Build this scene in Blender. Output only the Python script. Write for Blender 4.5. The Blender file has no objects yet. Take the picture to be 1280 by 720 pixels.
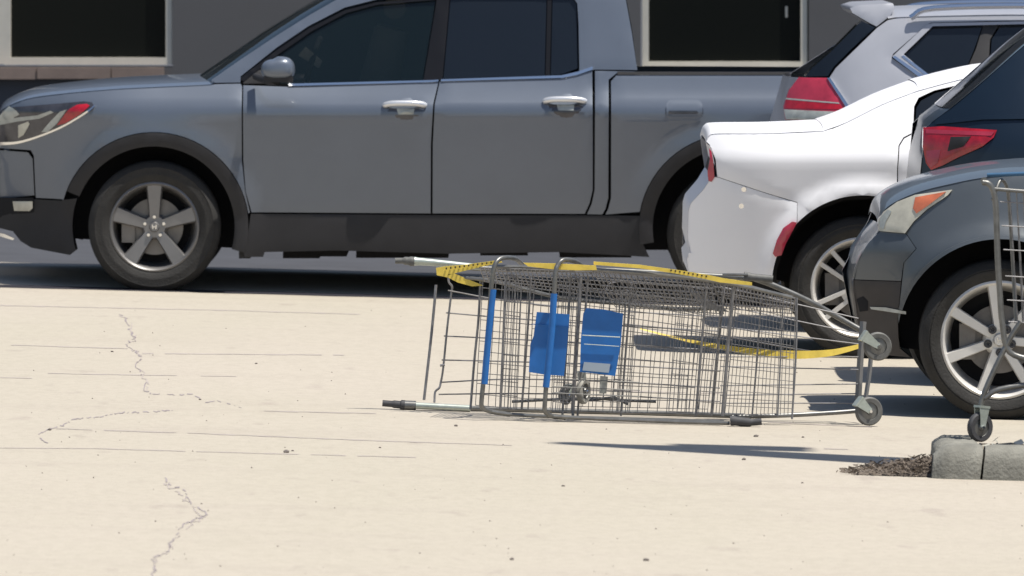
import bpy, bmesh, math, random
from mathutils import Vector, Matrix
from mathutils.geometry import delaunay_2d_cdt
R = math.radians
rnd = random.Random(7)
sc = bpy.context.scene
COL = sc.collection

# ------------------------------------------------------------ camera, light, exposure
F, Y0, H = 12000.0, -143.0, 2.33          # focal length in photo pixels, horizon row, camera height
cam = bpy.data.cameras.new('camera'); camo = bpy.data.objects.new('camera', cam); COL.objects.link(camo)
camo.location = (0, 0, H); camo.rotation_euler = (R(90), 0, 0)
cam.sensor_width = 36; cam.lens = F / 1280 * 36; cam.shift_y = (Y0 - 360) / 1280
cam.dof.use_dof = True; cam.dof.focus_distance = 43.5; cam.dof.aperture_fstop = 10
cam.clip_start = 0.5; cam.clip_end = 3000
sc.camera = camo
EL = 70.0; HX, HY = -0.899, 0.438
w = bpy.data.worlds.new('World'); sc.world = w; w.use_nodes = True
nt = w.node_tree; bg = nt.nodes['Background']
sky = nt.nodes.new('ShaderNodeTexSky'); sky.sky_type = 'NISHITA'; sky.sun_disc = False
sky.sun_elevation = R(EL); sky.sun_rotation = math.atan2(-HX, -HY)
nt.links.new(sky.outputs[0], bg.inputs[0]); bg.inputs[1].default_value = 0.085
sun = bpy.data.lights.new('sun', 'SUN'); sun.energy = 4.8; sun.angle = R(0.5); sun.color = (1, 0.95, 0.86)
suno = bpy.data.objects.new('sun', sun); COL.objects.link(suno)
sd = Vector((HX * math.cos(R(EL)), HY * math.cos(R(EL)), -math.sin(R(EL))))
suno.rotation_euler = sd.to_track_quat('-Z', 'Y').to_euler(); suno.location = (-10, -10, 30)
sc.view_settings.view_transform = 'Standard'; sc.view_settings.look = 'None'
sc.view_settings.exposure = 0.33; sc.view_settings.gamma = 1

# ------------------------------------------------------------ helpers
def gz(X): return -0.026 * max(-30, min(30, X))
def PX(x, y, D): return Vector(((x - 640) * D / F, D, H - (y - Y0) * D / F))
def GP(x, y):                                   # the point of the sloping ground seen at photo pixel x, y
    s = (y - 0.026 * (x - 640) - Y0) / H
    D = F / s; X = (x - 640) * D / F
    return Vector((X, D, gz(X)))

def mat(name, col, rough=0.6, metal=0.0, coat=0.0, noise=0.0, nscale=8.0, bump=0.0, bscale=60, spec=0.5, col2=None, alpha=None, stretch=None):
    m = bpy.data.materials.new(name); m.use_nodes = True
    n = m.node_tree; b = n.nodes['Principled BSDF']
    b.inputs['Base Color'].default_value = (*col, 1); b.inputs['Roughness'].default_value = rough
    b.inputs['Metallic'].default_value = metal; b.inputs['Coat Weight'].default_value = coat
    b.inputs['Coat Roughness'].default_value = 0.04; b.inputs['Specular IOR Level'].default_value = spec
    tc = n.nodes.new('ShaderNodeTexCoord'); mp = n.nodes.new('ShaderNodeMapping')
    n.links.new(tc.outputs['Object'], mp.inputs[0])
    if stretch: mp.inputs['Scale'].default_value = stretch
    if noise or col2:
        t = n.nodes.new('ShaderNodeTexNoise'); t.inputs['Scale'].default_value = nscale; t.inputs['Detail'].default_value = 6
        t.inputs['Roughness'].default_value = 0.65
        n.links.new(mp.outputs[0], t.inputs[0])
        r = n.nodes.new('ShaderNodeValToRGB'); r.color_ramp.elements[0].position = 0.3; r.color_ramp.elements[1].position = 0.7
        c2 = col2 or tuple(min(1, c * (1 + noise)) for c in col)
        c1 = col if col2 else tuple(c * (1 - noise) for c in col)
        r.color_ramp.elements[0].color = (*c1, 1); r.color_ramp.elements[1].color = (*c2, 1)
        n.links.new(t.outputs[0], r.inputs[0]); n.links.new(r.outputs[0], b.inputs['Base Color'])
    if bump:
        t2 = n.nodes.new('ShaderNodeTexNoise'); t2.inputs['Scale'].default_value = bscale; t2.inputs['Detail'].default_value = 4
        n.links.new(mp.outputs[0], t2.inputs[0])
        bp = n.nodes.new('ShaderNodeBump'); bp.inputs['Strength'].default_value = bump; bp.inputs['Distance'].default_value = 0.01
        n.links.new(t2.outputs[0], bp.inputs['Height']); n.links.new(bp.outputs[0], b.inputs['Normal'])
    if alpha is not None:
        b.inputs['Alpha'].default_value = alpha
    return m

M = {}
M['truck'] = mat('gunmetal_paint', (0.118, 0.140, 0.180), 0.32, 0.25, 0.6, noise=0.05, nscale=2.5)
M['white'] = mat('white_paint', (0.82, 0.82, 0.85), 0.45, 0, 0.12, noise=0.02, nscale=3, spec=0.25)
M['silver'] = mat('silver_paint', (0.33, 0.34, 0.38), 0.42, 0.15, 0.2, noise=0.04, nscale=3)
M['blue'] = mat('navy_paint', (0.010, 0.021, 0.038), 0.3, 0.3, 0.25, noise=0.08, nscale=3)
M['grey'] = mat('slate_paint', (0.085, 0.098, 0.112), 0.38, 0.2, 0.4, noise=0.06, nscale=3)
M['clad'] = mat('black_plastic', (0.016, 0.0155, 0.018), 0.65, noise=0.15, nscale=9)
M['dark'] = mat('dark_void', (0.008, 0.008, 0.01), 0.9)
M['clad_lit'] = mat('sunlit_plastic', (0.055, 0.048, 0.044), 0.7, noise=0.15, nscale=7)  # lighter copy of the black plastic, sunlight put into its colour
M['gloss'] = mat('gloss_black_trim', (0.006, 0.006, 0.008), 0.35, spec=0.3)
M['glass'] = mat('tinted_glass', (0.008, 0.011, 0.016), 0.06, spec=0.5)
M['cglass'] = mat('clear_tinted_glass', (0.006, 0.012, 0.014), 0.04, spec=0.5, alpha=0.72)
M['tyre'] = mat('tyre_rubber', (0.022, 0.021, 0.02), 0.8, noise=0.25, nscale=14, bump=0.3, bscale=90)
M['rimdark'] = mat('dark_alloy', (0.23, 0.225, 0.225), 0.45, 0.7, noise=0.06)
M['rimlight'] = mat('bright_alloy', (0.72, 0.70, 0.67), 0.4, 0.4, noise=0.06)
M['handle'] = mat('bright_handle', (0.72, 0.73, 0.76), 0.25, 0.5, 0.3)
M['chrome'] = mat('chrome', (0.8, 0.8, 0.8), 0.12, 1.0)
M['steel'] = mat('galvanized_wire', (0.22, 0.215, 0.22), 0.42, 0.5, noise=0.25, nscale=30)
M['tube'] = mat('worn_steel_tube', (0.17, 0.17, 0.165), 0.4, 0.6, noise=0.25, nscale=22)
M['rubber'] = mat('grey_rubber', (0.05, 0.05, 0.055), 0.7, noise=0.2, nscale=30)
M['caster'] = mat('caster_rubber', (0.11, 0.11, 0.105), 0.6, noise=0.3, nscale=30)
M['bluep'] = mat('blue_plastic', (0.012, 0.13, 0.42), 0.45, noise=0.10, nscale=14)
M['yellowp'] = mat('yellow_plastic', (0.74, 0.55, 0.09), 0.6, noise=0.15, nscale=20)
M['red'] = mat('red_lens', (0.38, 0.008, 0.02), 0.15, coat=0.6, noise=0.35, nscale=18)
M['pink'] = mat('red_lens_faded', (0.40, 0.03, 0.06), 0.2, coat=0.6, noise=0.2, nscale=12)
M['lens'] = mat('clear_lens', (0.36, 0.38, 0.36), 0.15, coat=0.8, noise=0.25, nscale=18)
M['cream'] = mat('headlight_lens_cream', (0.52, 0.50, 0.42), 0.25, coat=0.6, noise=0.15, nscale=14)
M['orange'] = mat('orange_lens', (0.62, 0.17, 0.08), 0.2, coat=0.6, noise=0.15, nscale=16)
M['lampin'] = mat('headlight_inside', (0.055, 0.055, 0.065), 0.2, 0.3, 0.6, noise=0.4, nscale=12)
M['wall'] = mat('painted_block_wall', (0.105, 0.103, 0.106), 0.85, noise=0.05, nscale=1.5, bump=0.05, bscale=25)
M['walllow'] = mat('painted_lower_wall', (0.065, 0.068, 0.08), 0.85, noise=0.08, nscale=2)
M['sillst'] = mat('sill_stone', (0.24, 0.18, 0.15), 0.85, noise=0.12, nscale=5, bump=0.1)
M['alu'] = mat('window_aluminium', (0.62, 0.58, 0.50), 0.55, 0.1, noise=0.06)
M['wglass'] = mat('dark_window_glass', (0.007, 0.008, 0.007), 0.25, spec=0.12)
M['disc'] = mat('brake_disc', (0.18, 0.17, 0.165), 0.4, 0.8, noise=0.2)
M['cloth'] = mat('seat_fabric', (0.12, 0.12, 0.11), 0.9, noise=0.1)
M['kerb'] = mat('grey_kerb_concrete', (0.20, 0.195, 0.17), 0.9, noise=0.28, nscale=9, bump=0.6, bscale=70)
M['soil'] = mat('dry_soil', (0.24, 0.20, 0.15), 0.95, noise=0.4, nscale=14, bump=0.8, bscale=40)
M['litter'] = mat('dry_litter', (0.13, 0.105, 0.085), 0.95, noise=0.5, nscale=40)
M['stone'] = mat('grit_stone', (0.14, 0.12, 0.11), 0.9, noise=0.3, nscale=40)
M['crack'] = mat('crack_dirt', (0.27, 0.235, 0.24), 0.95, noise=0.25, nscale=9)
M['hair'] = mat('hairline_dirt', (0.365, 0.32, 0.295), 0.95, noise=0.15, nscale=6)
M['dark_line'] = mat('near_black_line', (0.012, 0.011, 0.02), 0.9)
M['asphalt'] = mat('lane_asphalt', (0.052, 0.055, 0.066), 0.9, noise=0.15, nscale=3, bump=0.4)
M['paper'] = mat('grey_label', (0.32, 0.38, 0.45), 0.6)

def yellow_paint():
    m = mat('worn_yellow_paint', (0.66, 0.47, 0.05), 0.8)
    n = m.node_tree; b = n.nodes['Principled BSDF']
    tc = n.nodes.new('ShaderNodeTexCoord'); t = n.nodes.new('ShaderNodeTexNoise')
    t.inputs['Scale'].default_value = 5; t.inputs['Detail'].default_value = 7
    sx = n.nodes.new('ShaderNodeSeparateXYZ'); n.links.new(tc.outputs['Object'], sx.inputs[0]); n.links.new(tc.outputs['Object'], t.inputs[0])
    mr = n.nodes.new('ShaderNodeMapRange'); mr.inputs[1].default_value = 0.6; mr.inputs[2].default_value = 1.35
    mr.inputs[3].default_value = -0.38; mr.inputs[4].default_value = 0.6
    n.links.new(sx.outputs[0], mr.inputs[0])
    ad = n.nodes.new('ShaderNodeMath'); ad.operation = 'ADD'; n.links.new(t.outputs[0], ad.inputs[0]); n.links.new(mr.outputs[0], ad.inputs[1])
    r = n.nodes.new('ShaderNodeValToRGB'); r.color_ramp.elements[0].position = 0.35; r.color_ramp.elements[1].position = 0.7
    r.color_ramp.elements[0].color = (0.46, 0.39, 0.33, 1); r.color_ramp.elements[1].color = (0.66, 0.46, 0.04, 1)
    n.links.new(ad.outputs[0], r.inputs[0]); n.links.new(r.outputs[0], b.inputs['Base Color'])
    return m
M['ypaint'] = yellow_paint()

def concrete():
    m = bpy.data.materials.new('pale_concrete'); m.use_nodes = True
    n = m.node_tree; b = n.nodes['Principled BSDF']; b.inputs['Roughness'].default_value = 0.92
    b.inputs['Specular IOR Level'].default_value = 0.2
    tc = n.nodes.new('ShaderNodeTexCoord')
    def nz(sc_, det, st):
        mp = n.nodes.new('ShaderNodeMapping'); mp.inputs['Scale'].default_value = st
        n.links.new(tc.outputs['Object'], mp.inputs[0])
        t = n.nodes.new('ShaderNodeTexNoise'); t.inputs['Scale'].default_value = sc_; t.inputs['Detail'].default_value = det
        n.links.new(mp.outputs[0], t.inputs[0]); return t.outputs[0]
    def ramp(src, a, ca, bb, cb):
        r = n.nodes.new('ShaderNodeValToRGB'); r.color_ramp.elements[0].position = a; r.color_ramp.elements[1].position = bb
        r.color_ramp.elements[0].color = (*ca, 1); r.color_ramp.elements[1].color = (*cb, 1); n.links.new(src, r.inputs[0]); return r.outputs[0]
    def mul(a, bb, f=1.0):
        x = n.nodes.new('ShaderNodeMix'); x.data_type = 'RGBA'; x.blend_type = 'MULTIPLY'; x.inputs[0].default_value = f
        n.links.new(a, x.inputs[6]); n.links.new(bb, x.inputs[7]); return x.outputs[2]
    base = ramp(nz(0.5, 5, (1, 0.3, 1)), 0.35, (0.422, 0.385, 0.318), 0.65, (0.438, 0.395, 0.334))
    fine = ramp(nz(22, 6, (1, 0.5, 1)), 0.35, (0.94, 0.94, 0.935), 0.6, (1, 1, 1))
    spots = ramp(nz(6, 3, (1, 0.35, 1)), 0.26, (0.90, 0.885, 0.90), 0.36, (1, 1, 1))
    grit = ramp(nz(160, 2, (1, 0.6, 1)), 0.30, (0.80, 0.79, 0.80), 0.42, (1, 1, 1))
    streak = ramp(nz(1.6, 4, (0.25, 1.2, 1)), 0.30, (0.965, 0.96, 0.965), 0.48, (1, 1, 1))
    c = mul(mul(mul(mul(base, fine), spots), grit), streak)
    n.links.new(c, b.inputs['Base Color'])
    t2 = n.nodes.new('ShaderNodeTexNoise'); t2.inputs['Scale'].default_value = 70
    n.links.new(tc.outputs['Object'], t2.inputs[0])
    bp = n.nodes.new('ShaderNodeBump'); bp.inputs['Strength'].default_value = 0.25; bp.inputs['Distance'].default_value = 0.004
    n.links.new(t2.outputs[0], bp.inputs['Height']); n.links.new(bp.outputs[0], b.inputs['Normal'])
    return m
M['concrete'] = concrete()

def link(name, verts, faces, m, parent=None, smooth=False, sharp=None, loc=None):
    me = bpy.data.meshes.new(name); me.from_pydata([tuple(v) for v in verts], [], faces)
    me.materials.append(m)
    if smooth:
        me.polygons.foreach_set('use_smooth', [True] * len(me.polygons))
        if sharp is not None: me.set_sharp_from_angle(angle=R(sharp))
    me.update()
    o = bpy.data.objects.new(name, me); COL.objects.link(o)
    if parent is not None:
        o.parent = parent
    return o
def thing(name, label, cat, loc, group=None):
    o = bpy.data.objects.new(name, None); COL.objects.link(o); o.location = loc; o.empty_display_size = 0.2
    o['label'] = label; o['category'] = cat
    if group: o['group'] = group
    return o
def rebase(o, L):                                # vertices were given in world coordinates; make them local to a thing at L
    L = Vector(L)
    o.data.transform(Matrix.Translation(-L)); return o
def tag(o, label, cat, group=None):
    o['label'] = label; o['category'] = cat
    if group: o['group'] = group
    return o
def struct(o): o['kind'] = 'structure'; return o

class MB:
    def __init__(s): s.v = []; s.f = []
    def add(s, v, f):
        k = len(s.v); s.v += [Vector(a) for a in v]; s.f += [tuple(i + k for i in q) for q in f]
    def box(s, a, b):
        x0, y0, z0 = a; x1, y1, z1 = b
        s.add([(x0,y0,z0),(x1,y0,z0),(x1,y1,z0),(x0,y1,z0),(x0,y0,z1),(x1,y0,z1),(x1,y1,z1),(x0,y1,z1)],
              [(0,3,2,1),(4,5,6,7),(0,1,5,4),(1,2,6,5),(2,3,7,6),(3,0,4,7)])
    def tube(s, pts, r, n=8, cap=True):
        pts = [Vector(p) for p in pts]; k = len(s.v); L = len(pts)
        rs = r if isinstance(r, (list, tuple)) else [r] * L
        ref = None
        for i, p in enumerate(pts):
            t = (pts[min(i+1, L-1)] - pts[max(i-1, 0)]).normalized()
            if ref is None:
                ref = Vector((0, 1, 0)) if abs(t.y) < 0.9 else Vector((1, 0, 0))
            a = (ref - t * ref.dot(t)).normalized(); ref = a; b = t.cross(a)
            for j in range(n):
                q = 2 * math.pi * j / n
                s.v.append(p + (a * math.cos(q) + b * math.sin(q)) * rs[i])
        for i in range(L - 1):
            for j in range(n):
                s.f.append((k+i*n+j, k+i*n+(j+1) % n, k+(i+1)*n+(j+1) % n, k+(i+1)*n+j))
        if cap:
            s.f.append(tuple(k + j for j in reversed(range(n)))); s.f.append(tuple(k+(L-1)*n+j for j in range(n)))
    def lathe(s, prof, c, n=48, close=False):         # about the Y axis through c; prof = (radius, y)
        k = len(s.v); m = len(prof); c = Vector(c)
        for i in range(n):
            q = 2 * math.pi * i / n
            for (r, y) in prof: s.v.append(c + Vector((r * math.cos(q), y, r * math.sin(q))))
        for i in range(n):
            for j in range(m if close else m - 1):
                j2 = (j + 1) % m; i2 = (i + 1) % n
                s.f.append((k+i*m+j, k+i2*m+j, k+i2*m+j2, k+i*m+j2))
    def build(s, name, m, parent=None, L=None, smooth=True, sharp=40):
        o = link(name, s.v, s.f, m, parent, smooth, sharp)
        if L is not None: rebase(o, L)
        return o

def crv(pts, n=6):                               # catmull-rom through 3D points
    P = [Vector(p) for p in pts]; P = [P[0]*2 - P[1]] + P + [P[-1]*2 - P[-2]]; out = []
    for i in range(1, len(P) - 2):
        for k in range(n):
            t = k / n; a, b, c, d = P[i-1:i+3]
            out.append(0.5 * ((2*b) + (c-a)*t + (2*a-5*b+4*c-d)*t*t + (3*b-a-3*c+d)*t**3))
    out.append(P[-2]); return out
def crv2(pts, n=5): return [(p.x, p.y) for p in crv([(a[0], a[1], 0) for a in pts], n)]
def arc(cx, cy, r, a0, a1, n=28, ry=None):
    ry = ry or r
    return [(cx + r*math.cos(R(a0+(a1-a0)*i/n)), cy - ry*math.sin(R(a0+(a1-a0)*i/n))) for i in range(n+1)]
def inside(p, poly):
    x, y = p; c = False; j = len(poly) - 1
    for i in range(len(poly)):
        xi, yi = poly[i]; xj, yj = poly[j]
        if (yi > y) != (yj > y) and x < (xj-xi)*(y-yi)/(yj-yi)+xi: c = not c
        j = i
    return c
def dseg(p, a, b):
    ax, ay = a; bx, by = b; dx, dy = bx-ax, by-ay; L = dx*dx+dy*dy
    t = 0 if L == 0 else max(0, min(1, ((p[0]-ax)*dx+(p[1]-ay)*dy)/L))
    return math.hypot(p[0]-ax-t*dx, p[1]-ay-t*dy)
def dense(poly, step):
    out = []
    for i, a in enumerate(poly):
        b = poly[(i+1) % len(poly)]; d = math.hypot(b[0]-a[0], b[1]-a[1]); n = max(1, int(d/step))
        for k in range(n): out.append((a[0]+(b[0]-a[0])*k/n, a[1]+(b[1]-a[1])*k/n))
    return out

class Vehicle:
    def __init__(s, name, label, D, W, baseX, prof, bulges=(), xl=0, xr=1, tl=0.5, tr=0.5, al=0.18, ar=0.18, cat='car'):
        s.D, s.W, s.prof, s.bulges = D, W, prof, bulges
        s.s = F / D; s.xl, s.xr, s.tl, s.tr, s.al, s.ar = xl, xr, tl, tr, al, ar
        p = PX(baseX, 0, D); s.L = Vector((p.x, D + W/2, gz(p.x))); s.gz = gz(p.x)
        s.root = thing(name, label, cat, s.L)
    def dep(s, x, y):
        z = H - (y - Y0) / s.s - s.gz
        d = s.prof(z)
        for cx, cy, r0, r1, amp in s.bulges:      # flared lip round a wheel arch
            r = math.hypot(x-cx, y-cy)
            if r < r1:
                t = 1 if r < r0 else (r1-r)/(r1-r0)
                d -= amp*(t*t*(3-2*t))
        a = (x - s.xl) / s.s
        if a < s.tl: d += s.al * max(0, (s.tl - max(a, 0)) / s.tl) ** 2.4
        a = (s.xr - x) / s.s
        if a < s.tr: d += s.ar * max(0, (s.tr - max(a, 0)) / s.tr) ** 2.4
        return d
    def pt(s, x, y, off=0.0, side=0):
        p = PX(x, y, s.D); d = s.dep(x, y) + off
        p.y = s.D + d if side == 0 else s.D + s.W - d
        return p
    def panel(s, name, poly, m, off=0.0, thick=0.03, grid=11, parent=None, side=0, round_=0.004, smooth=True):
        step = min(grid, 8); P = dense(poly, step); n = len(P)
        xs = [p[0] for p in P]; ys = [p[1] for p in P]
        pts = [Vector(p) for p in P]
        gx = min(xs) + grid/2
        while gx < max(xs):
            gy = min(ys) + grid/2
            while gy < max(ys):
                if inside((gx, gy), poly):
                    if min(dseg((gx, gy), poly[i], poly[(i+1) % len(poly)]) for i in range(len(poly))) > grid*0.42:
                        pts.append(Vector((gx, gy)))
                gy += grid
            gx += grid
        v, e, f, *_ = delaunay_2d_cdt(pts, [], [list(range(n))], 1, 1e-5)
        cnt = {}
        for q in f:
            for i in range(len(q)):
                k = (q[i], q[(i+1) % len(q)]); kk = tuple(sorted(k)); cnt.setdefault(kk, []).append(k)
        bnd = [k[0] for k in cnt.values() if len(k) == 1]
        bs = set(i for k in bnd for i in k)
        V = [s.pt(a.x, a.y, off + (round_ if i in bs else 0), side) for i, a in enumerate(v)]
        # image-plane triangles are flipped so that the outside faces out
        fc = []
        for q in f:
            a, b, c = (V[q[0]], V[q[1]], V[q[2]])
            nn = (b-a).cross(c-a)
            fc.append(tuple(q) if (nn.y < 0) == (side == 0) else tuple(reversed(q)))
        fr = {}; bk = {}
        for i in bs:
            fr[i] = len(V); V.append(V[i].copy())
            bk[i] = len(V); q = V[i].copy(); q.y += thick if side == 0 else -thick; V.append(q)
        for a, b in bnd: fc.append((fr[a], fr[b], bk[b], bk[a]))
        o = link(name, V, fc, m, parent or s.root, smooth, None)
        if parent is None: rebase(o, s.L)
        else: rebase(o, s.L)
        return o
    def skin(s, name, pts, m, crown=0.03, p=3.0, cx=0.0, inset=0.0, n=18, parent=None):
        V = []; fc = []
        us = [-math.cos(math.pi*i/n) for i in range(n+1)]
        for (x, y) in pts:
            a = s.pt(x, y, inset, 0); b = s.pt(x, y, inset, 1)
            for u in us:
                q = a.lerp(b, (u+1)/2); k = 1-abs(u)**p
                q.z += crown*k; q.x += cx*k; V.append(q)
        for i in range(len(pts)-1):
            for j in range(n):
                fc.append((i*(n+1)+j, i*(n+1)+j+1, (i+1)*(n+1)+j+1, (i+1)*(n+1)+j))
        o = link(name, V, fc, m, parent or s.root, True, None); rebase(o, s.L); return o
    def prism(s, name, poly, m, i0, i1):          # a solid block through the car from inset i0 to inset i1
        P = dense(poly, 14); n = len(P)
        pts = [Vector(p) for p in P]; gx = min(p[0] for p in P)+12
        while gx < max(p[0] for p in P):
            gy = min(p[1] for p in P)+12
            while gy < max(p[1] for p in P):
                if inside((gx, gy), poly) and min(dseg((gx, gy), poly[i], poly[(i+1) % len(poly)]) for i in range(len(poly))) > 9: pts.append(Vector((gx, gy)))
                gy += 26
            gx += 26
        v, e, f, *_ = delaunay_2d_cdt(pts, [], [list(range(n))], 1, 1e-5)
        A = [PX(a.x, a.y, s.D) for a in v]; B = [a.copy() for a in A]
        for a, q in zip(A, v): a.y = s.D + max(i0, i0*0.5 + s.dep(q.x, q.y)+0.03)
        for b, q in zip(B, v): b.y = s.D + s.W - max(i1, i1*0.5 + s.dep(q.x, q.y)+0.03)
        k = len(A); fc = [tuple(q) for q in f] + [tuple(k+i for i in reversed(q)) for q in f]
        for i in range(n): j = (i+1) % n; fc.append((i, j, k+j, k+i))
        o = link(name, A+B, fc, m, s.root); rebase(o, s.L); return o

    def wheel(s, cx, cy, r, rimr, spokes, phase, width, m, style, inset=0.05):
        """returns the wheel part; hub centre in pixels, radii in metres"""
        C = PX(cx, cy, s.D); C.y = s.D + inset; Lc = C - s.L
        wd = 0.235
        b = MB()   # barrel and lip
        b.lathe([(rimr, 0.004), (rimr+0.004, -0.004), (rimr-0.006, -0.010), (rimr-0.016, 0.0), (rimr-0.022, 0.02), (rimr-0.034, 0.09), (rimr-0.05, 0.16), (rimr-0.02, 0.22)], (0, 0, 0), 72)
        b.lathe([(0.0, 0.012), (0.06, 0.014), (0.072, 0.03), (0.075, 0.07)], (0, 0, 0), 32)
        wo = b.build('wheel', m, s.root, None, True, 35); wo.location = Lc
        t = MB()
        t.lathe([(rimr-0.012, 0.012), (rimr+0.004, -0.004), (rimr+0.018, -0.016), (rimr+0.03, -0.017), (rimr+0.036, -0.021), (rimr+0.05, -0.022),
                 (r-0.045, -0.017), (r-0.038, -0.019), (r-0.03, -0.012), (r-0.014, 0.0), (r-0.004, 0.014), (r, 0.03), (r, 0.075), (r-0.008, 0.078), (r-0.008, 0.086), (r, 0.09), (r, 0.12),
                 (r-0.008, 0.122), (r-0.008, 0.13), (r, 0.134), (r, 0.19), (r-0.014, 0.225), (rimr+0.02, 0.235), (rimr-0.02, 0.21)], (0, 0, 0), 96)
        t.build('tyre', M['tyre'], wo)
        d = MB(); d.lathe([(0.0, 0.085), (r*0.43, 0.085), (r*0.43, 0.10), (0.0, 0.10)], (0, 0, 0), 48)
        d.build('brake_disc', M['disc'], wo)
        bk = MB(); bk.lathe([(0.0, 0.15), (rimr-0.04, 0.15)], (0, 0, 0), 40); bk.build('backing_plate', M['dark'], wo)
        cal = MB(); cal.box((-r*0.50, 0.06, -0.09), (-r*0.30, 0.11, 0.07)); cal.build('brake_caliper', M['disc'], wo, None, False)
        def spoke(ang, w0, w1, r0, r1, yo, yi):
            a = R(ang); e = Vector((math.cos(a), 0, math.sin(a))); g = Vector((-math.sin(a), 0, math.cos(a)))
            pr = []; N = 5
            for i in range(N+1):
                k = i/N; rr = r0+(r1-r0)*k; ww = w0+(w1-w0)*(k**1.2); yy = yi+(yo-yi)*(k**0.8)
                for q, dy in ((-1, 0.012), (-0.82, 0.0), (0.82, 0.0), (1, 0.012), (1, 0.05), (-1, 0.05)):
                    pr.append(e*rr + g*ww*q + Vector((0, yy+dy, 0)))
            fc = []
            for i in range(N):
                for j in range(6):
                    fc.append((i*6+j, i*6+(j+1) % 6, (i+1)*6+(j+1) % 6, (i+1)*6+j))
            return pr, fc
        for i in range(spokes):
            ang = phase + 360*i/spokes; b = MB()
            if style == 'wide': b.add(*spoke(ang, 0.030, width, 0.045, rimr-0.014, 0.002, 0.014))
            elif style == 'twin':
                for q in (-1, 1):
                    a = R(ang); g = Vector((-math.sin(a), 0, math.cos(a)))*q
                    pr, fc = spoke(ang, 0.011, 0.013, 0.05, rimr-0.014, 0.002, 0.010)
                    pr = [p + g*(0.019+0.024*(k//6)/5) for k, p in enumerate(pr)]
                    b.add(pr, fc)
                pr, fc = spoke(ang, 0.03, 0.02, 0.05, rimr*0.42, 0.012, 0.012); b.add(pr, fc)
            else: b.add(*spoke(ang, 0.020, width, 0.045, rimr-0.014, 0.002, 0.006))
            b.build('spoke', m, wo, None, True, 35)
        for i in range(5):
            a = R(90+72*i+ (36 if style != 'wide' else 0)); b = MB()
            c = (0.056*math.cos(a), 0, 0.056*math.sin(a))
            if style == 'wide': b.lathe([(0, 0.0), (0.009, 0.0), (0.011, 0.006), (0.011, 0.02)], c, 12); b.build('lug_nut', M['chrome'], wo)
            else:
                b.lathe([(0.008, 0.012), (0.009, -0.002), (0.019, -0.002), (0.019, 0.02)], c, 14); b.lathe([(0, 0.004), (0.008, 0.004)], c, 8)
                b.build('lug_nut', M['rubber'], wo)
        b = MB(); b.lathe([(0, 0.0), (0.024, 0.0), (0.030, 0.008), (0.030, 0.02)], (0, 0, 0), 24); b.build('centre_cap', m, wo)
        if style in ('wide', 'seven'):              # letter H badge on the cap
            b = MB()
            for q in (-1, 1): b.add([(q*0.008-0.003, -0.004, -0.012), (q*0.008+0.003, -0.004, -0.012), (q*0.011+0.003, -0.004, 0.012), (q*0.011-0.003, -0.004, 0.012),
                                     (q*0.008-0.003, 0.0, -0.012), (q*0.008+0.003, 0.0, -0.012), (q*0.011+0.003, 0.0, 0.012), (q*0.011-0.003, 0.0, 0.012)],
                                    [(0,1,2,3),(0,4,5,1),(1,5,6,2),(2,6,7,3),(3,7,4,0)])
            b.box((-0.007, -0.004, -0.003), (0.007, 0.0, 0.003)); b.build('badge', M['chrome'], wo, None, False)
        return wo
    def far_wheel(s, wo):
        c = wo.copy(); COL.objects.link(c); c.parent = s.root; c.rotation_euler = (0, 0, math.pi)
        y = wo.location.y + s.L.y - s.D
        c.location.y = s.D + s.W - y - s.L.y
        for ch in list(wo.children):
            if ch.name.split('.')[0] in ('tyre', 'backing_plate'):
                d = ch.copy(); COL.objects.link(d); d.parent = c
        return c

# ------------------------------------------------------------ ground
GUT = 54.0                                      # distance of the gutter line under the pickup
def ground():
    xs = [-900, -30] + [-28+2*i for i in range(29)] + [30, 900]
    ys = [-900, -60, 0, 20, 30, 34, 38, 42, 46, 50, GUT]
    def sheet(ys, zf, name, m):
        V = [(x, y, gz(x)+zf(y)) for y in ys for x in xs]; n = len(xs); fc = []
        for j in range(len(ys)-1):
            for i in range(n-1): fc.append((j*n+i, j*n+i+1, (j+1)*n+i+1, (j+1)*n+i))
        return struct(link(name, V, fc, m, None, True))
    sheet(ys, lambda y: 0, 'ground', M['concrete'])
    zf = lambda y: min(0.06, (y-GUT)*0.05) if y < GUT+3 else 0.06
    sheet([GUT, GUT+1.2, GUT+1.9], zf, 'gutter_apron', M['concrete'])
    sheet([GUT+1.9, GUT+3, 60, 63, 66, 80, 140, 2500], lambda y: 0.06, 'access_lane', M['asphalt'])
    b = MB(); n = 90                              # near-black uneven strip at the foot of the gutter
    top = []; bot = []
    for i in range(n+1):
        x = -9 + 18*i/n; j = rnd.uniform(-0.02, 0.02)
        top.append((x, GUT+0.10+j, gz(x)+0.0065)); bot.append((x, GUT-0.14+rnd.uniform(-0.03, 0.03), gz(x)+0.0015))
    b.add(bot+top, [(i, i+1, n+1+i+1, n+1+i) for i in range(n)])
    struct(b.build('gutter_line', M['dark_line'], None, None, False))
ground()

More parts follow.
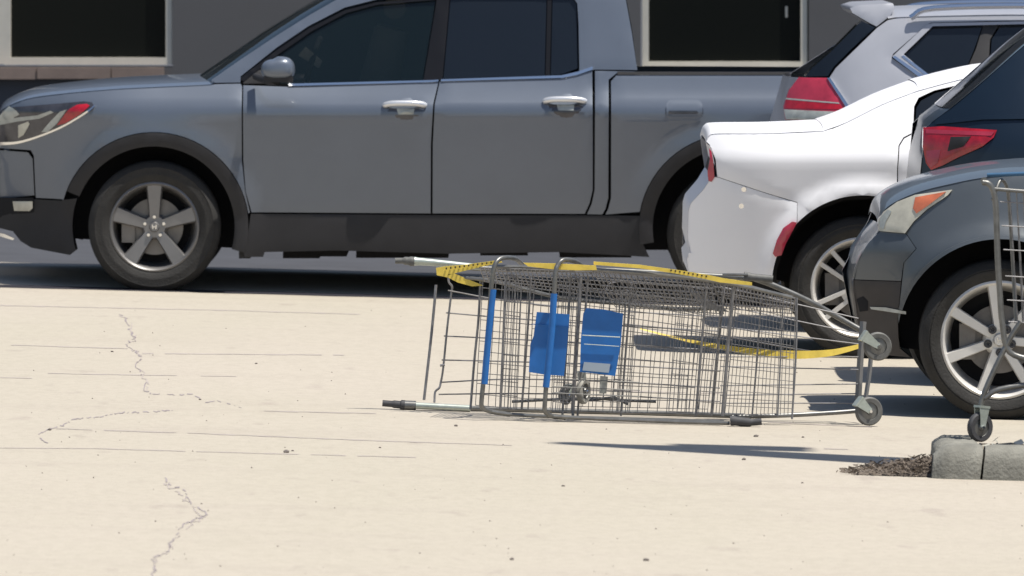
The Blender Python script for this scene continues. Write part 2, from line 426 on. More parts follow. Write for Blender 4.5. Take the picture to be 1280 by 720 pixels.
def ribbon(name, pts, wpx, m, jit=0.0, gaps=0.0, sub=4):
    """a thin dirty crack lying on the ground along photo pixels pts, wpx = its thickness as seen"""
    b = MB(); P = []
    for i in range(len(pts)-1):
        a, c = pts[i], pts[i+1]; n = max(2, int(math.hypot(c[0]-a[0], c[1]-a[1])/sub))
        for k in range(n): P.append((a[0]+(c[0]-a[0])*k/n + rnd.uniform(-jit, jit), a[1]+(c[1]-a[1])*k/n + rnd.uniform(-jit, jit)*0.5))
    P.append(pts[-1])
    for i in range(len(P)-1):
        if rnd.random() < gaps: continue
        (x0, y0), (x1, y1) = P[i], P[i+1]; w0 = wpx*rnd.uniform(0.5, 1.3)/2; hx = 1.0 if abs(y1-y0) > abs(x1-x0)*0.5 else 0.0
        q = [GP(x0-hx*w0*2, y0+w0), GP(x1-hx*w0*2, y1+w0), GP(x1+hx*w0*2, y1-w0), GP(x0+hx*w0*2, y0-w0)]
        if abs(y1-y0) > abs(x1-x0)*0.5: q = [GP(x0-w0*1.6, y0), GP(x0+w0*1.6, y0+0.3), GP(x1+w0*1.6, y1+0.3), GP(x1-w0*1.6, y1)]
        for a in q: a.z += 0.0012
        b.add(q, [(0, 1, 2, 3)])
    return struct(b.build(name, m, None, None, False))
c = [(150,393),(158,400),(161,410),(168,422),(157,431),(163,436),(178,446),(170,456),(176,465),(181,478),(180,488),(189,492)]
ribbon('pavement_crack', c, 1.3, M['crack'], 2.2, 0.22, 2.2); ribbon('pavement_crack', [(x+2, y+1) for x, y in c], 1.1, M['hair'], 4.0, 0.35, 3)
ribbon('pavement_crack', [(189,492),(215,494),(240,493),(252,499),(258,503),(272,501),(302,510)], 1.0, M['crack'], 1.4, 0.40, 2.5)
ribbon('pavement_crack', [(216,513),(190,515),(150,516),(128,521),(92,524),(78,532),(62,536),(50,543),(52,550),(60,554)], 1.2, M['crack'], 1.8, 0.25, 2.5)
ribbon('pavement_crack', [(205,598),(212,606),(232,614),(237,628),(258,643),(240,651),(228,658),(220,668),(211,680),(210,690),(190,699),(195,708),(190,722)], 1.4, M['crack'], 2.6, 0.25, 2.2); ribbon('pavement_crack', [(206,600),(214,610),(236,630),(256,646),(238,656),(222,672),(212,688),(194,700),(192,722)], 1.2, M['hair'], 4.5, 0.4, 3)
for pts in ([(0,431),(160,436)], [(178,442),(430,444)], [(60,467),(310,471)], [(330,514),(470,517)], [(70,536),(250,542),(440,550),(640,557)],
            [(0,560),(120,561),(330,567),(520,572)], [(0,382),(280,388),(450,393)], [(700,487),(900,492)], [(0,472),(40,473)], [(960,528),(1090,534)], [(1000,560),(1060,562)]):
    ribbon('hairline_crack', pts, 0.85, M['hair'], 0.35, 0.05, 14)
for (x, y, r) in [(358,566,0.012),(366,564,0.006),(570,533,0.008),(250,500,0.006),(945,546,0.010),(1004,547,0.006),(475,560,0.005),(640,700,0.008),(808,701,0.010),(320,455,0.006),(140,440,0.007),(930,575,0.008),(62,538,0.008),(704,608,0.006),(1003,604,0.005)]:
    p = GP(x, y); b = MB()
    bm = bmesh.new(); bmesh.ops.create_icosphere(bm, subdivisions=1, radius=r)
    for v in bm.verts: v.co = Vector((v.co.x*rnd.uniform(0.9, 1.6), v.co.y*rnd.uniform(0.8, 1.3), v.co.z*rnd.uniform(0.5, 0.9)))
    me = bpy.data.meshes.new('pebble'); bm.to_mesh(me); bm.free(); me.materials.append(M['stone'])
    o = bpy.data.objects.new('pebble', me); COL.objects.link(o); o.location = p + Vector((0, 0, r*0.4))
    tag(o, 'tiny dark pebble lying loose on the pale concrete', 'pebble', 'pebbles on the pale concrete')
def grit():
    b = MB()
    for i in range(220):
        x = rnd.uniform(0, 1280); y = rnd.uniform(385, 719); p = GP(x, y); s = rnd.uniform(0.0015, 0.0045)
        b.add([p+Vector((-s, 0, 0)), p+Vector((s, -s, 0)), p+Vector((0, s, 0)), p+Vector((0, 0, s*1.2))], [(0,1,3),(1,2,3),(2,0,3)])
    o = b.build('grit', M['stone'], None, None, False); o['kind'] = 'stuff'; o['label'] = 'fine grit scattered over the concrete'
grit()

# ------------------------------------------------------------ building
def building():
    D = 66.0; s = F/D
    root = thing('shop_building', 'dark grey shop building with black windows behind the parked pickup', 'building', (0, D, 0))
    def bx(name, x0, y0, x1, y1, d0, d1, m, parent=None):
        a = PX(x0, y1, D); c = PX(x1, y0, D); b = MB(); b.box((a.x, D+d0, a.z), (c.x, D+d1, c.z))
        return b.build(name, m, parent or root, (0, D, 0), False)
    ytop = -400; wins = [(-420,-2),(12,213),(803,1006)]
    # wall as boxes round the openings
    bx('wall', -3000, 97, 4000, 300, 0.02, 0.4, M['walllow'])
    bx('wall', -3000, -560, 4000, -330, 0, 0.4, M['wall'])
    bx('wall', -3000, -330, -425, 97, 0, 0.4, M['wall'])
    bx('wall', 216, -330, 801, 97, 0, 0.4, M['wall'])
    bx('wall', 1011, -330, 4000, 97, 0, 0.4, M['wall'])
    bx('wall', 801, 88, 1011, 97, 0, 0.4, M['wall'])
    bx('wall', -425, 84, 216, 97, 0.0, 0.4, M['wall'])
    # stone sill course under the left window
    x = -418
    while x < 205:
        w_ = 93; bx('sill_stone', x, 84, min(x+w_-1.2, 205), 99 - rnd.uniform(0, 0.8), -0.07-rnd.uniform(0, 0.01), -0.001, M['sillst']); x += w_
    bx('sill_stone', 801, 86, 1011, 91, -0.04, -0.001, M['alu'])
    def window(x0, x1, yb):
        fr = bx('window', x0-8, yb, x1+8, yb+9, 0.02, 0.12, M['alu'])
        for (a, c) in ((x0-8, x0), (x1, x1+8)): bx('window_frame', a, -330, c, yb-0.001, 0.021, 0.12, M['alu'], fr)
        bx('pane', x0, -330, x1, yb, 0.09, 0.10, M['wglass'], fr)
    window(-412, -3, 71); window(13, 207, 72); window(811, 1001, 77)
    b = MB(); a = PX(982, 22, D); c = PX(985, 8, D); b.box((a.x, D+0.085, a.z), (c.x, D+0.09, c.z)); b.build('pane_glint', M['alu'], root, (0, D, 0), False)  # bright sliver standing for a reflection in the pane
    # roof slab
    bx('roof', -3000, -600, 4000, -561, -0.3, 12, M['wall'])
building()

# ------------------------------------------------------------ pickup
def pickup():
    def prof(z):
        if z < 0.47: return 0.10
        if z < 1.02: t = (1.02-z)/0.55; return 0.012+0.085*t**1.1
        if z < 1.05: return 0.012*(1.05-z)/0.03
        if z < 1.19: return 0.60*(z-1.05)
        return 0.084+0.34*(z-1.19)
    V = Vehicle('pickup_truck', 'dark grey four-door pickup truck with black wheel arch trim parked in front of the building', 53.9, 1.95, 540,
                prof, [(192,284,112,142,0.030),(917,286,112,142,0.030)], -12, 1158, 0.9, 0.25, 0.34, 0.08, 'pickup truck')
    T = M['truck']; root = V.root
    fc, rc = (192, 284), (917, 286)
    # fender
    fend = [(-6,150),(2,136)] + crv2([(2,136),(30,125),(75,118),(140,112),(200,109),(262,106),(300,105)], 4)[1:] + [(302,108),(302,200),(306,240),(312,266)]
    fend += arc(*fc, 119, 8, 164, 30) + [(76,250),(42,249),(40,196),(36,189),(-8,187)]
    V.panel('front_fender', fend, T)
    fd = [(303.6,107),(360,109),(548,102),(541.5,130),(538.5,180),(538,267.5),(314,266),(306.8,240),(303.8,200)]
    V.panel('front_door', fd, T)
    rd = [(549.6,102),(700,99),(740.5,89),(741,180),(741,238),(737,255),(731,268),(540.5,267.5),(541,180),(543.5,130)]
    V.panel('rear_door', rd, T)
    cab = [(744,89),(797,90),(771,92),(761,100),(760.5,248),(757,262),(753,269),(734,268.5),(740,255),(743.5,238)]
    V.panel('cab_corner', cab, T)
    bed = [(771,94.5),(1150,94),(1156,130),(1157,200),(1154,268)] + arc(*rc, 119, 9, 170, 30) + [(757,269),(760.5,262),(764,248),(764,102)]
    V.panel('bed_side', bed, T)
    # cab frame over the windows
    fr = [(264,100),(300,75),(345,45),(385,20),(425,-3),(470,-14),(560,-22),(660,-23),(740,-18),(782,-5),(790,40),(797,88),(744,87.5),(724.5,91),(723.5,30),(722,5),(715,-5),
          (545,-5),(500,-3),(470,0),(430,10),(385,33),(345,60),(300,96),(300,103.5),(264,104)]
    V.panel('cab_frame', fr, T, thick=0.06)
    V.panel('pillar_trim', [(298,99),(345,63.5),(385,36.5),(430,13.5),(470,3.5),(545,-2),(545,0.5),(471,6.5),(432,17),(388,40),(348,68),(304,102)], M['gloss'], off=0.006, thick=0.02, grid=6)
    g = [(305,103),(345,70),(388,41),(432,18),(471,7),(544,1),(528,101.5),(362,106)]
    V.panel('window_glass', g, M['cglass'], off=0.022, thick=0.004, grid=20)['label'] = 'front door glass that lets the cabin show through'
    V.panel('door_pillar', [(529,101),(546,-3),(562,-3.5),(553,99.5),(549,100.5)], M['gloss'], off=0.010, thick=0.05, grid=14)
    V.panel('window_glass', [(554,99),(563,-3),(683.5,-3.5),(681,95)], M['glass'], off=0.020, thick=0.004, grid=20)
    V.panel('window_divider', [(682,95),(684.5,-3.5),(690,-3.5),(687.5,95)], M['gloss'], off=0.014, thick=0.03, grid=14)
    V.panel('window_glass', [(688.5,94.5),(691,-3.5),(714,-3),(721,5),(722.5,86),(703,93)], M['glass'], off=0.020, thick=0.004, grid=20)
    V.panel('belt_trim', [(360,105),(540,100.5),(548,100),(548,102),(540,103),(360,108)], M['chrome'], off=-0.008, thick=0.02, grid=5)
    V.panel('belt_trim', [(551,99.5),(702,94.5),(722,90),(741,83.5),(741,87.5),(722,94),(703,97.8),(551,102)], M['chrome'], off=-0.008, thick=0.02, grid=5)
    # cladding
    def ring(c, ri, ro, a0, a1): return arc(*c, ro, a0, a1, 40) + arc(*c, ri, a1, a0, 40)
    V.panel('arch_trim', ring(fc, 101, 118, -16, 180-22), M['clad'], off=-0.012, thick=0.08, grid=9)
    V.panel('arch_trim', ring(rc, 101, 118, -10, 190), M['clad'], off=-0.012, thick=0.08, grid=9)
    V.panel('rocker_trim', [(313,268),(540,269.5),(738,270),(802,270.5),(801,300),(812,322),(700,316),(560,318),(420,314),(330,316),(328,322),(306,322),(300,312),(310,290)], M['clad'], off=-0.004, thick=0.10)
    V.panel('lower_bumper', [(-8,262),(41,251),(76,252),(76,251)] + arc(*fc, 103, 160, 197, 8) + [(86,320),(36,312),(22,304),(12,292),(-8,288)], M['clad'], off=0.0, thick=0.25)
    V.panel('bumper_corner', [(-8,190),(32,192),(38,200),(40,246),(-8,252)], M['truck'], off=0.025, thick=0.06)
    V.panel('fog_recess', [(-8,250),(39,249),(40,268),(30,272),(-8,275)], M['dark'], off=-0.004, thick=0.02, grid=8)
    V.panel('fog_light', [(12,254),(38,253.5),(38,262),(34,266),(14,266)], M['cream'], off=-0.016, thick=0.02, grid=6)
    V.panel('chin_trim', [(-8,294),(2,296),(14,301),(12,303),(-8,298)], M['chrome'], off=-0.004, thick=0.02, grid=6)
    # headlight
    hl = V.panel('headlight', [(-6,150),(14,135),(60,131),(104,127),(114,128),(117,132),(104,143),(84,155),(60,166),(30,176),(-8,183)], M['lampin'], off=-0.008, thick=0.06, grid=7)
    def sub(name, poly, m, off=-0.016): return V.panel(name, poly, m, off=off, thick=0.01, grid=6, parent=None)
    for nm, poly, m in (('reflector', [(84,138),(96,131),(108,130),(112,132),(100,143),(80,155),(70,157)], M['red']),
                        ('light_bar', [(50,166),(62,152),(74,140),(83,137),(70,155),(58,166)], M['lens']),
                        ('light_bar', [(-4,152),(20,148),(45,145),(62,139),(66,141),(48,149),(20,153),(-4,158)], M['lens']),
                        ('lens_block', [(-6,148),(8,134),(14,137),(22,144),(10,151),(-6,153)], M['lens']),
                        ('lens_block', [(20,158),(33,153),(35,156),(27,170),(20,174)], M['cream']),
                        ('lamp_rim', crv2([(-8,180),(20,178),(50,169),(80,156),(108,139),(118,131)], 4) + crv2([(118,133),(108,141.5),(80,158.5),(50,171.5),(20,181),(-8,184)], 4), M['chrome'])):
        o = sub(nm, poly, m); o.parent = hl
    V.panel('body_seam', [(82,158),(84,157),(100,169),(98,170)], M['dark'], off=-0.001, thick=0.01, grid=6)
    # fuel flap as four seam strips round a raised flap
    def rr(x0, y0, x1, y1, r): return arc(x1-r, y0+r, r, 0, 90, 5)+arc(x0+r, y0+r, r, 90, 180, 5)+arc(x0+r, y1-r, r, 180, 270, 5)+arc(x1-r, y1-r, r, 270, 360, 5)
    V.panel('fuel_flap_seam', rr(832, 124, 879, 156.5, 8), M['lampin'], off=-0.0005, thick=0.01, grid=7)
    V.panel('fuel_flap', rr(832.9, 124.9, 878.1, 155.6, 7.5), T, off=-0.001, thick=0.01, grid=7, round_=0.0)
    # door handles
    for hx, hy in ((505, 131), (705, 126)):
        h = MB(); pts = [V.pt(hx-26, hy+1, -0.004), V.pt(hx-16, hy-1.5, -0.035), V.pt(hx, hy-2, -0.042), V.pt(hx+16, hy-1.5, -0.035), V.pt(hx+28, hy+1, -0.004)]
        h.tube(crv(pts, 4), [0.010]+[0.017]*15+[0.010], 10)
        V.panel('handle_cup', arc(hx+3, hy+8, 27, 0, 360, 20, 19), M['clad'] if False else T, off=-0.001, thick=0.01, grid=7)
        o = h.build('door_handle', M['handle'], root, V.L)
        cup = V.panel('handle_recess', arc(hx+3, hy+3, 24, 180, 360, 14, 20), M['lampin'], off=-0.003, thick=0.01, grid=7)
        V.panel('handle_plate', [(hx-9,hy+5),(hx+13,hy+5),(hx+12,hy+12),(hx-7,hy+12)], M['lens'], off=-0.014, thick=0.02, grid=6)
    # mirror
    mb = MB(); ring_ = []
    c0 = V.pt(348, 88, 0); prof_m = [(-22,8,0.42),(-18,-8,0.8),(-8,-15,0.95),(6,-18,1.0),(16,-16,0.9),(20,-8,0.85),(20,6,0.7)]
    mm = bmesh.new(); bmesh.ops.create_uvsphere(mm, u_segments=28, v_segments=16, radius=1)
    for v in mm.verts:
        x, y, z = v.co
        x = math.copysign(abs(x)**0.7, x); y = math.copysign(abs(y)**0.7, y); z = math.copysign(abs(z)**0.75, z)
        if z < 0: z *= 0.55
        if x < 0: z *= 0.82 if z > 0 else 1.0
        v.co = Vector((x*0.096+0.002, y*0.085, z*0.082))
    me = bpy.data.meshes.new('mirror'); mm.to_mesh(me); mm.free(); me.materials.append(T)
    me.polygons.foreach_set('use_smooth', [True]*len(me.polygons))
    mo = bpy.data.objects.new('mirror', me); COL.objects.link(mo); mo.parent = root
    mo.location = PX(348, 88, V.D) - V.L; mo.location.y = V.D - 0.16 - V.L.y
    a = MB(); q = Vector((0, 0, 0)); a.tube([(-0.01, 0, -0.045), (-0.05, 0.07, -0.055), (-0.10, 0.15, -0.045), (-0.13, 0.22, -0.035)], [0.034, 0.026, 0.022, 0.02], 10); a.build('mirror_arm', M['clad'], mo)
    a = MB(); a.box((-0.075, -0.06, -0.062), (0.085, 0.06, -0.03)); a.build('mirror_base', M['clad'], mo, None, False)
    V.panel('mirror_sail', [(303,103),(322,88),(338,88),(340,105),(304,105)], M['clad'], off=0.010, thick=0.03, grid=8)
    # upper surfaces
    V.skin('hood', crv2([(-8,152),(0,138),(30,125),(75,118),(140,112),(200,109),(262,106),(266,101)], 4), T, 0.045, 4.0)
    V.skin('front_fascia', [(-8,290),(-12,250),(-14,200),(-10,152)], M['clad'], 0, 3, -0.22)
    V.skin('windshield', [(264,103),(300,78),(345,47),(385,22),(428,-3)], M['cglass'], 0.02, 3.0, -0.10, inset=0.03)
    V.skin('roof', crv2([(425,-3),(470,-14),(560,-22),(660,-23),(740,-18),(782,-5)], 3), T, 0.05, 4.0)
    V.skin('cab_back', [(782,-5),(790,40),(797,94)], M['glass'], 0, 3, 0.01, inset=0.02)
    V.skin('bed_cover', [(797,99),(900,99),(1000,99),(1150,99)], M['clad'], 0.0, 3, 0, inset=0.05)
    V.panel('bed_rail_cap', [(772,90),(800,90.5),(1152,91),(1152,94),(772,94)], M['clad'], off=-0.004, thick=0.09, grid=8)
    V.skin('tailgate', [(1150,94),(1157,200),(1154,290)], T, 0, 3, 0.03)
    # far side, floor and cavities
    far = [(-6,150)]+crv2([(2,136),(75,118),(200,109),(264,104),(345,45),(425,-3),(560,-22),(740,-18),(782,-5),(797,90)], 2)+[(1150,92),(1157,200),(1154,300)]+arc(*rc,110,-8,188,16)+[(800,316),(306,316)]+arc(*fc,110,-16,196,16)+[(20,300),(-8,290)]
    V.panel('far_side', far, T, side=1, grid=40, thick=0.05)
    low = [(4,160),(262,120),(1145,120),(1145,290)]+arc(*rc,104,0,180,12)+[(800,306),(306,306)]+arc(*fc,104,0,180,12)+[(20,290)]
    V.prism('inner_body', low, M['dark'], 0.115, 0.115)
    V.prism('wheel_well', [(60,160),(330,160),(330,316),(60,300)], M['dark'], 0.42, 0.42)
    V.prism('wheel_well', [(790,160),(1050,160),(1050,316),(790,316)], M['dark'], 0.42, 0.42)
    b = MB()
    for x0, x1, yb in ((352,398,325.5),(398,432,323.2),(444,560,325),(600,660,322),(700,790,324.5)):
        p0 = PX(x0, 300, V.D); p1 = PX(x1, yb, V.D); b.box((p0.x, V.D+0.3, p1.z), (p1.x, V.D+1.5, p0.z))
    b.build('chassis_rail', M['dark'], root, V.L, False)
    b = MB(); p0 = PX(298, 300, V.D); p1 = PX(312, 324, V.D); b.box((p0.x, V.D+0.10, p1.z), (p1.x, V.D+0.32, p0.z)); b.build('mud_flap', M['clad'], root, V.L, False)
    # cabin seen through the front glass
    for sx in (470,):
        p = PX(sx, 60, V.D)
        for yy in (0.45, 1.25):
            b = MB()
            b.tube([(p.x, V.D+yy, p.z-0.25), (p.x+0.08, V.D+yy, p.z+0.10)], [0.12, 0.10], 10)
            b.tube([(p.x+0.10, V.D+yy-0.1, p.z+0.22), (p.x+0.10, V.D+yy+0.1, p.z+0.22)], 0.065, 10)
            b.build('seat', M['cloth'], root, V.L)
    b = MB(); p = PX(385, 88, V.D); b.tube([(p.x+0.16*0.35*math.sin(R(t*18)), V.D+0.5+0.19*math.cos(R(t*18)), p.z+0.19*math.sin(R(t*18))*0.9) for t in range(21)], 0.016, 8, False)
    b.build('steering_wheel', M['clad'], root, V.L)
    b = MB(); p = PX(376, 66, V.D); p2 = PX(397, 80, V.D); b.add([(p.x-0.02, V.D+0.30, p.z-0.02), (p.x+0.02, V.D+0.30, p.z+0.03), (p2.x+0.02, V.D+0.34, p2.z+0.01), (p2.x, V.D+0.34, p2.z-0.03),
        (p.x-0.02, V.D+0.36, p.z-0.02), (p.x+0.02, V.D+0.36, p.z+0.03), (p2.x+0.02, V.D+0.40, p2.z+0.01), (p2.x, V.D+0.40, p2.z-0.03)], [(0,1,2,3),(7,6,5,4),(0,4,5,1),(1,5,6,2),(2,6,7,3),(3,7,4,0)])
    b.build('sun_visor', M['cream'], root, V.L, False)
    b = MB(); p = PX(300, 100, V.D); p2 = PX(380, 112, V.D); b.box((p.x, V.D+0.15, p2.z), (p2.x, V.D+1.8, p.z)); b.build('dashboard', M['clad'], root, V.L, False)
    w1 = V.wheel(192.5, 284, 0.372, 0.250, 5, 90, 0.048, M['rimdark'], 'wide')
    V.far_wheel(w1)
    w2 = V.wheel(917, 294, 0.372, 0.250, 5, 60, 0.048, M['rimdark'], 'wide'); V.far_wheel(w2)
pickup()

# ------------------------------------------------------------ white saloon
def white_car():
    def prof(z):
        if z < 0.35: return 0.07
        if z < 1.05: t = (1.05-z)/0.70; return 0.070*t**1.1
        if z < 1.12: return 0.55*(z-1.05)
        return 0.0385+0.55*(z-1.12)
    V = Vehicle('white_car', 'white four-door saloon parked tail-left beside the pickup bed, red rear reflector', 48.2, 1.9, 1500, prof,
                [(1078,356,114,136,0.035),(1836,366,114,136,0.035)], 861, 2117, 0.5, 0.7, 0.16, 0.3)
    T = M['white']; rc, fc = (1078, 357), (1836, 376)
    tail = [(890,222),(880,238),(864,256),(861,266),(860,300),(864,318),(859,326),(861,342),(900,348),(967,354)]
    up = [(884,178),(888,170),(900,167.5),(960,167),(1030,164),(1060,153),(1105,131),(1150,114),(1200,101),(1250,92)]
    quarter = [(897,221.5),(895,200),(888,182)] + crv2(up, 3)[0:] + [(1250,96),(1170,114),(1150,123),(1144,134),(1142,166),(1130,172),(1123.5,182),(1121.5,210),(1121,249)] + arc(*rc, 113, 67, 136, 18)[0:] + [(997,253),(960,242)]
    V.panel('quarter_panel', quarter, T, grid=9)
    bump = [(897,222.2),(960,242.8),(996.5,253.8)] + arc(*rc, 113, 136.5, 178, 12) + list(reversed(tail))
    V.panel('rear_bumper', bump, T, grid=9)
    V.panel('bumper_crease', [(862,318),(880,318),(884,320),(880,322),(861,322)], M['white'], off=-0.003, thick=0.02, grid=5)
    door = [(1122.6,250),(1122.8,210),(1124.8,183),(1131,173.6),(1143,167.5),(1290,168),(1440,168),(1450,250),(1440,410),(1186,410)] + arc(*rc, 113, -28, 62, 14)
    V.panel('rear_door', door, T, grid=14)
    V.panel('front_door', [(1444,168),(1740,178),(1730,410),(1444,410),(1453,250)], T, grid=30)
    V.panel('front_fender', [(1744,178),(1900,190),(2050,205),(2105,235),(2117,330),(2112,410),(1950,414)]+arc(*fc,113,-18,198,20)+[(1734,410)], T, grid=26)
    V.panel('roof_rail', crv2([(1250,92),(1350,84),(1500,88),(1600,108),(1740,176)], 4)+[(1720,172),(1595,116),(1500,96),(1350,92),(1250,96)], T, grid=14)
    V.panel('window_glass', [(1145,165),(1147,136),(1153,127),(1172,117),(1250,100),(1300,97),(1300,165)], M['glass'], off=0.012, thick=0.01, grid=16)
    V.panel('window_trim', [(1142,165),(1160,165),(1160,168),(1142,168)], M['clad'], off=-0.004, thick=0.01, grid=6)
    V.panel('window_glass', [(1303,165),(1303,96),(1500,98),(1595,118),(1715,174)], M['glass'], off=0.012, thick=0.01, grid=26)
    V.panel('taillight', [(887,186),(890,190),(892,202),(893.5,222),(890,228),(886,227),(885,215),(888,200)], M['pink'], off=-0.006, thick=0.05, grid=5)
    V.panel('side_reflector', [(990,277),(996,278),(990,290),(982,305),(977,319),(969,321),(966,317),(971,300),(979,285)], M['pink'], off=-0.014, thick=0.02, grid=5)
    for x, y in ((930,237), (927,258)):
        V.panel('parking_sensor', arc(x, y, 3.2, 0, 360, 10), M['chrome'], off=-0.004, thick=0.01, grid=4)
    h = MB(); h.tube(crv([V.pt(1146,207,-0.002), V.pt(1152,205,-0.035), V.pt(1175,205,-0.035), V.pt(1184,207,-0.002)], 4), 0.017, 10); h.build('door_handle', T, V.root, V.L)
    h = MB(); h.tube(crv([V.pt(1455,205,-0.002), V.pt(1465,203,-0.035), V.pt(1490,203,-0.035), V.pt(1500,205,-0.002)], 4), 0.017, 10); h.build('door_handle', T, V.root, V.L)
    V.skin('trunk_lid', crv2([(884,184),(884,178),(888,170),(900,167.5),(960,167),(1030,164)], 4), T, 0.028, 3.2, -0.0)
    V.skin('rear_window', crv2([(1030,164),(1060,153),(1105,131),(1150,114)], 3), T, 0.03, 4)
    V.skin('roof', crv2([(1150,114),(1200,101),(1250,92),(1350,84),(1500,88),(1600,108)], 3), T, 0.035, 4)
    V.skin('windshield', [(1600,108),(1670,140),(1740,176)], M['glass'], 0.03, 4)
    V.skin('hood', [(1740,176),(1900,190),(2050,205),(2105,235)], T, 0.04, 4)
    V.skin('rear_fascia', list(reversed(tail[:8]))+[(897,221),(890,185),(884,180)], T, 0, 3, 0.0)
    V.skin('front_fascia', [(2105,235),(2117,330),(2112,410)], T, 0, 3, 0.12)
    V.panel('sill', [(1170,411),(1725,412),(1725,424),(1180,424)], M['clad'], off=0.02, thick=0.2, grid=30)
    V.panel('far_side', [(884,184),(900,167)]+[(1030,164),(1105,131),(1150,114),(1250,92),(1500,88),(1740,176),(2105,235),(2112,410)]+arc(*fc,105,-18,198,12)+[(1170,412)]+arc(*rc,105,-30,190,12)+[(861,345),(861,266),(890,225)], T, side=1, grid=50, thick=0.05)
    low = [(880,262),(900,185),(1130,185),(1700,185),(2090,240),(2100,400)]+arc(*fc,108,-12,192,12)+[(1180,410)]+arc(*rc,108,-20,188,12)+[(875,340)]
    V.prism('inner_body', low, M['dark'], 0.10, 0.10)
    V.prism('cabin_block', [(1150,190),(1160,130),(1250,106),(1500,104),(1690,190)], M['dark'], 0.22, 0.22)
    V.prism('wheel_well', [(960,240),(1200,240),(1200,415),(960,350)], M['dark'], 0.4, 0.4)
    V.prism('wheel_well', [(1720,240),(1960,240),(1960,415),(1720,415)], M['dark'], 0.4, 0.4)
    w = V.wheel(1076.5, 360, 0.356, 0.250, 5, 139-72*2, 0.04, M['rimlight'], 'twin', 0.045); V.far_wheel(w)
    w = V.wheel(1836, 379, 0.356, 0.250, 5, 30, 0.04, M['rimlight'], 'twin', 0.045); V.far_wheel(w)
white_car()

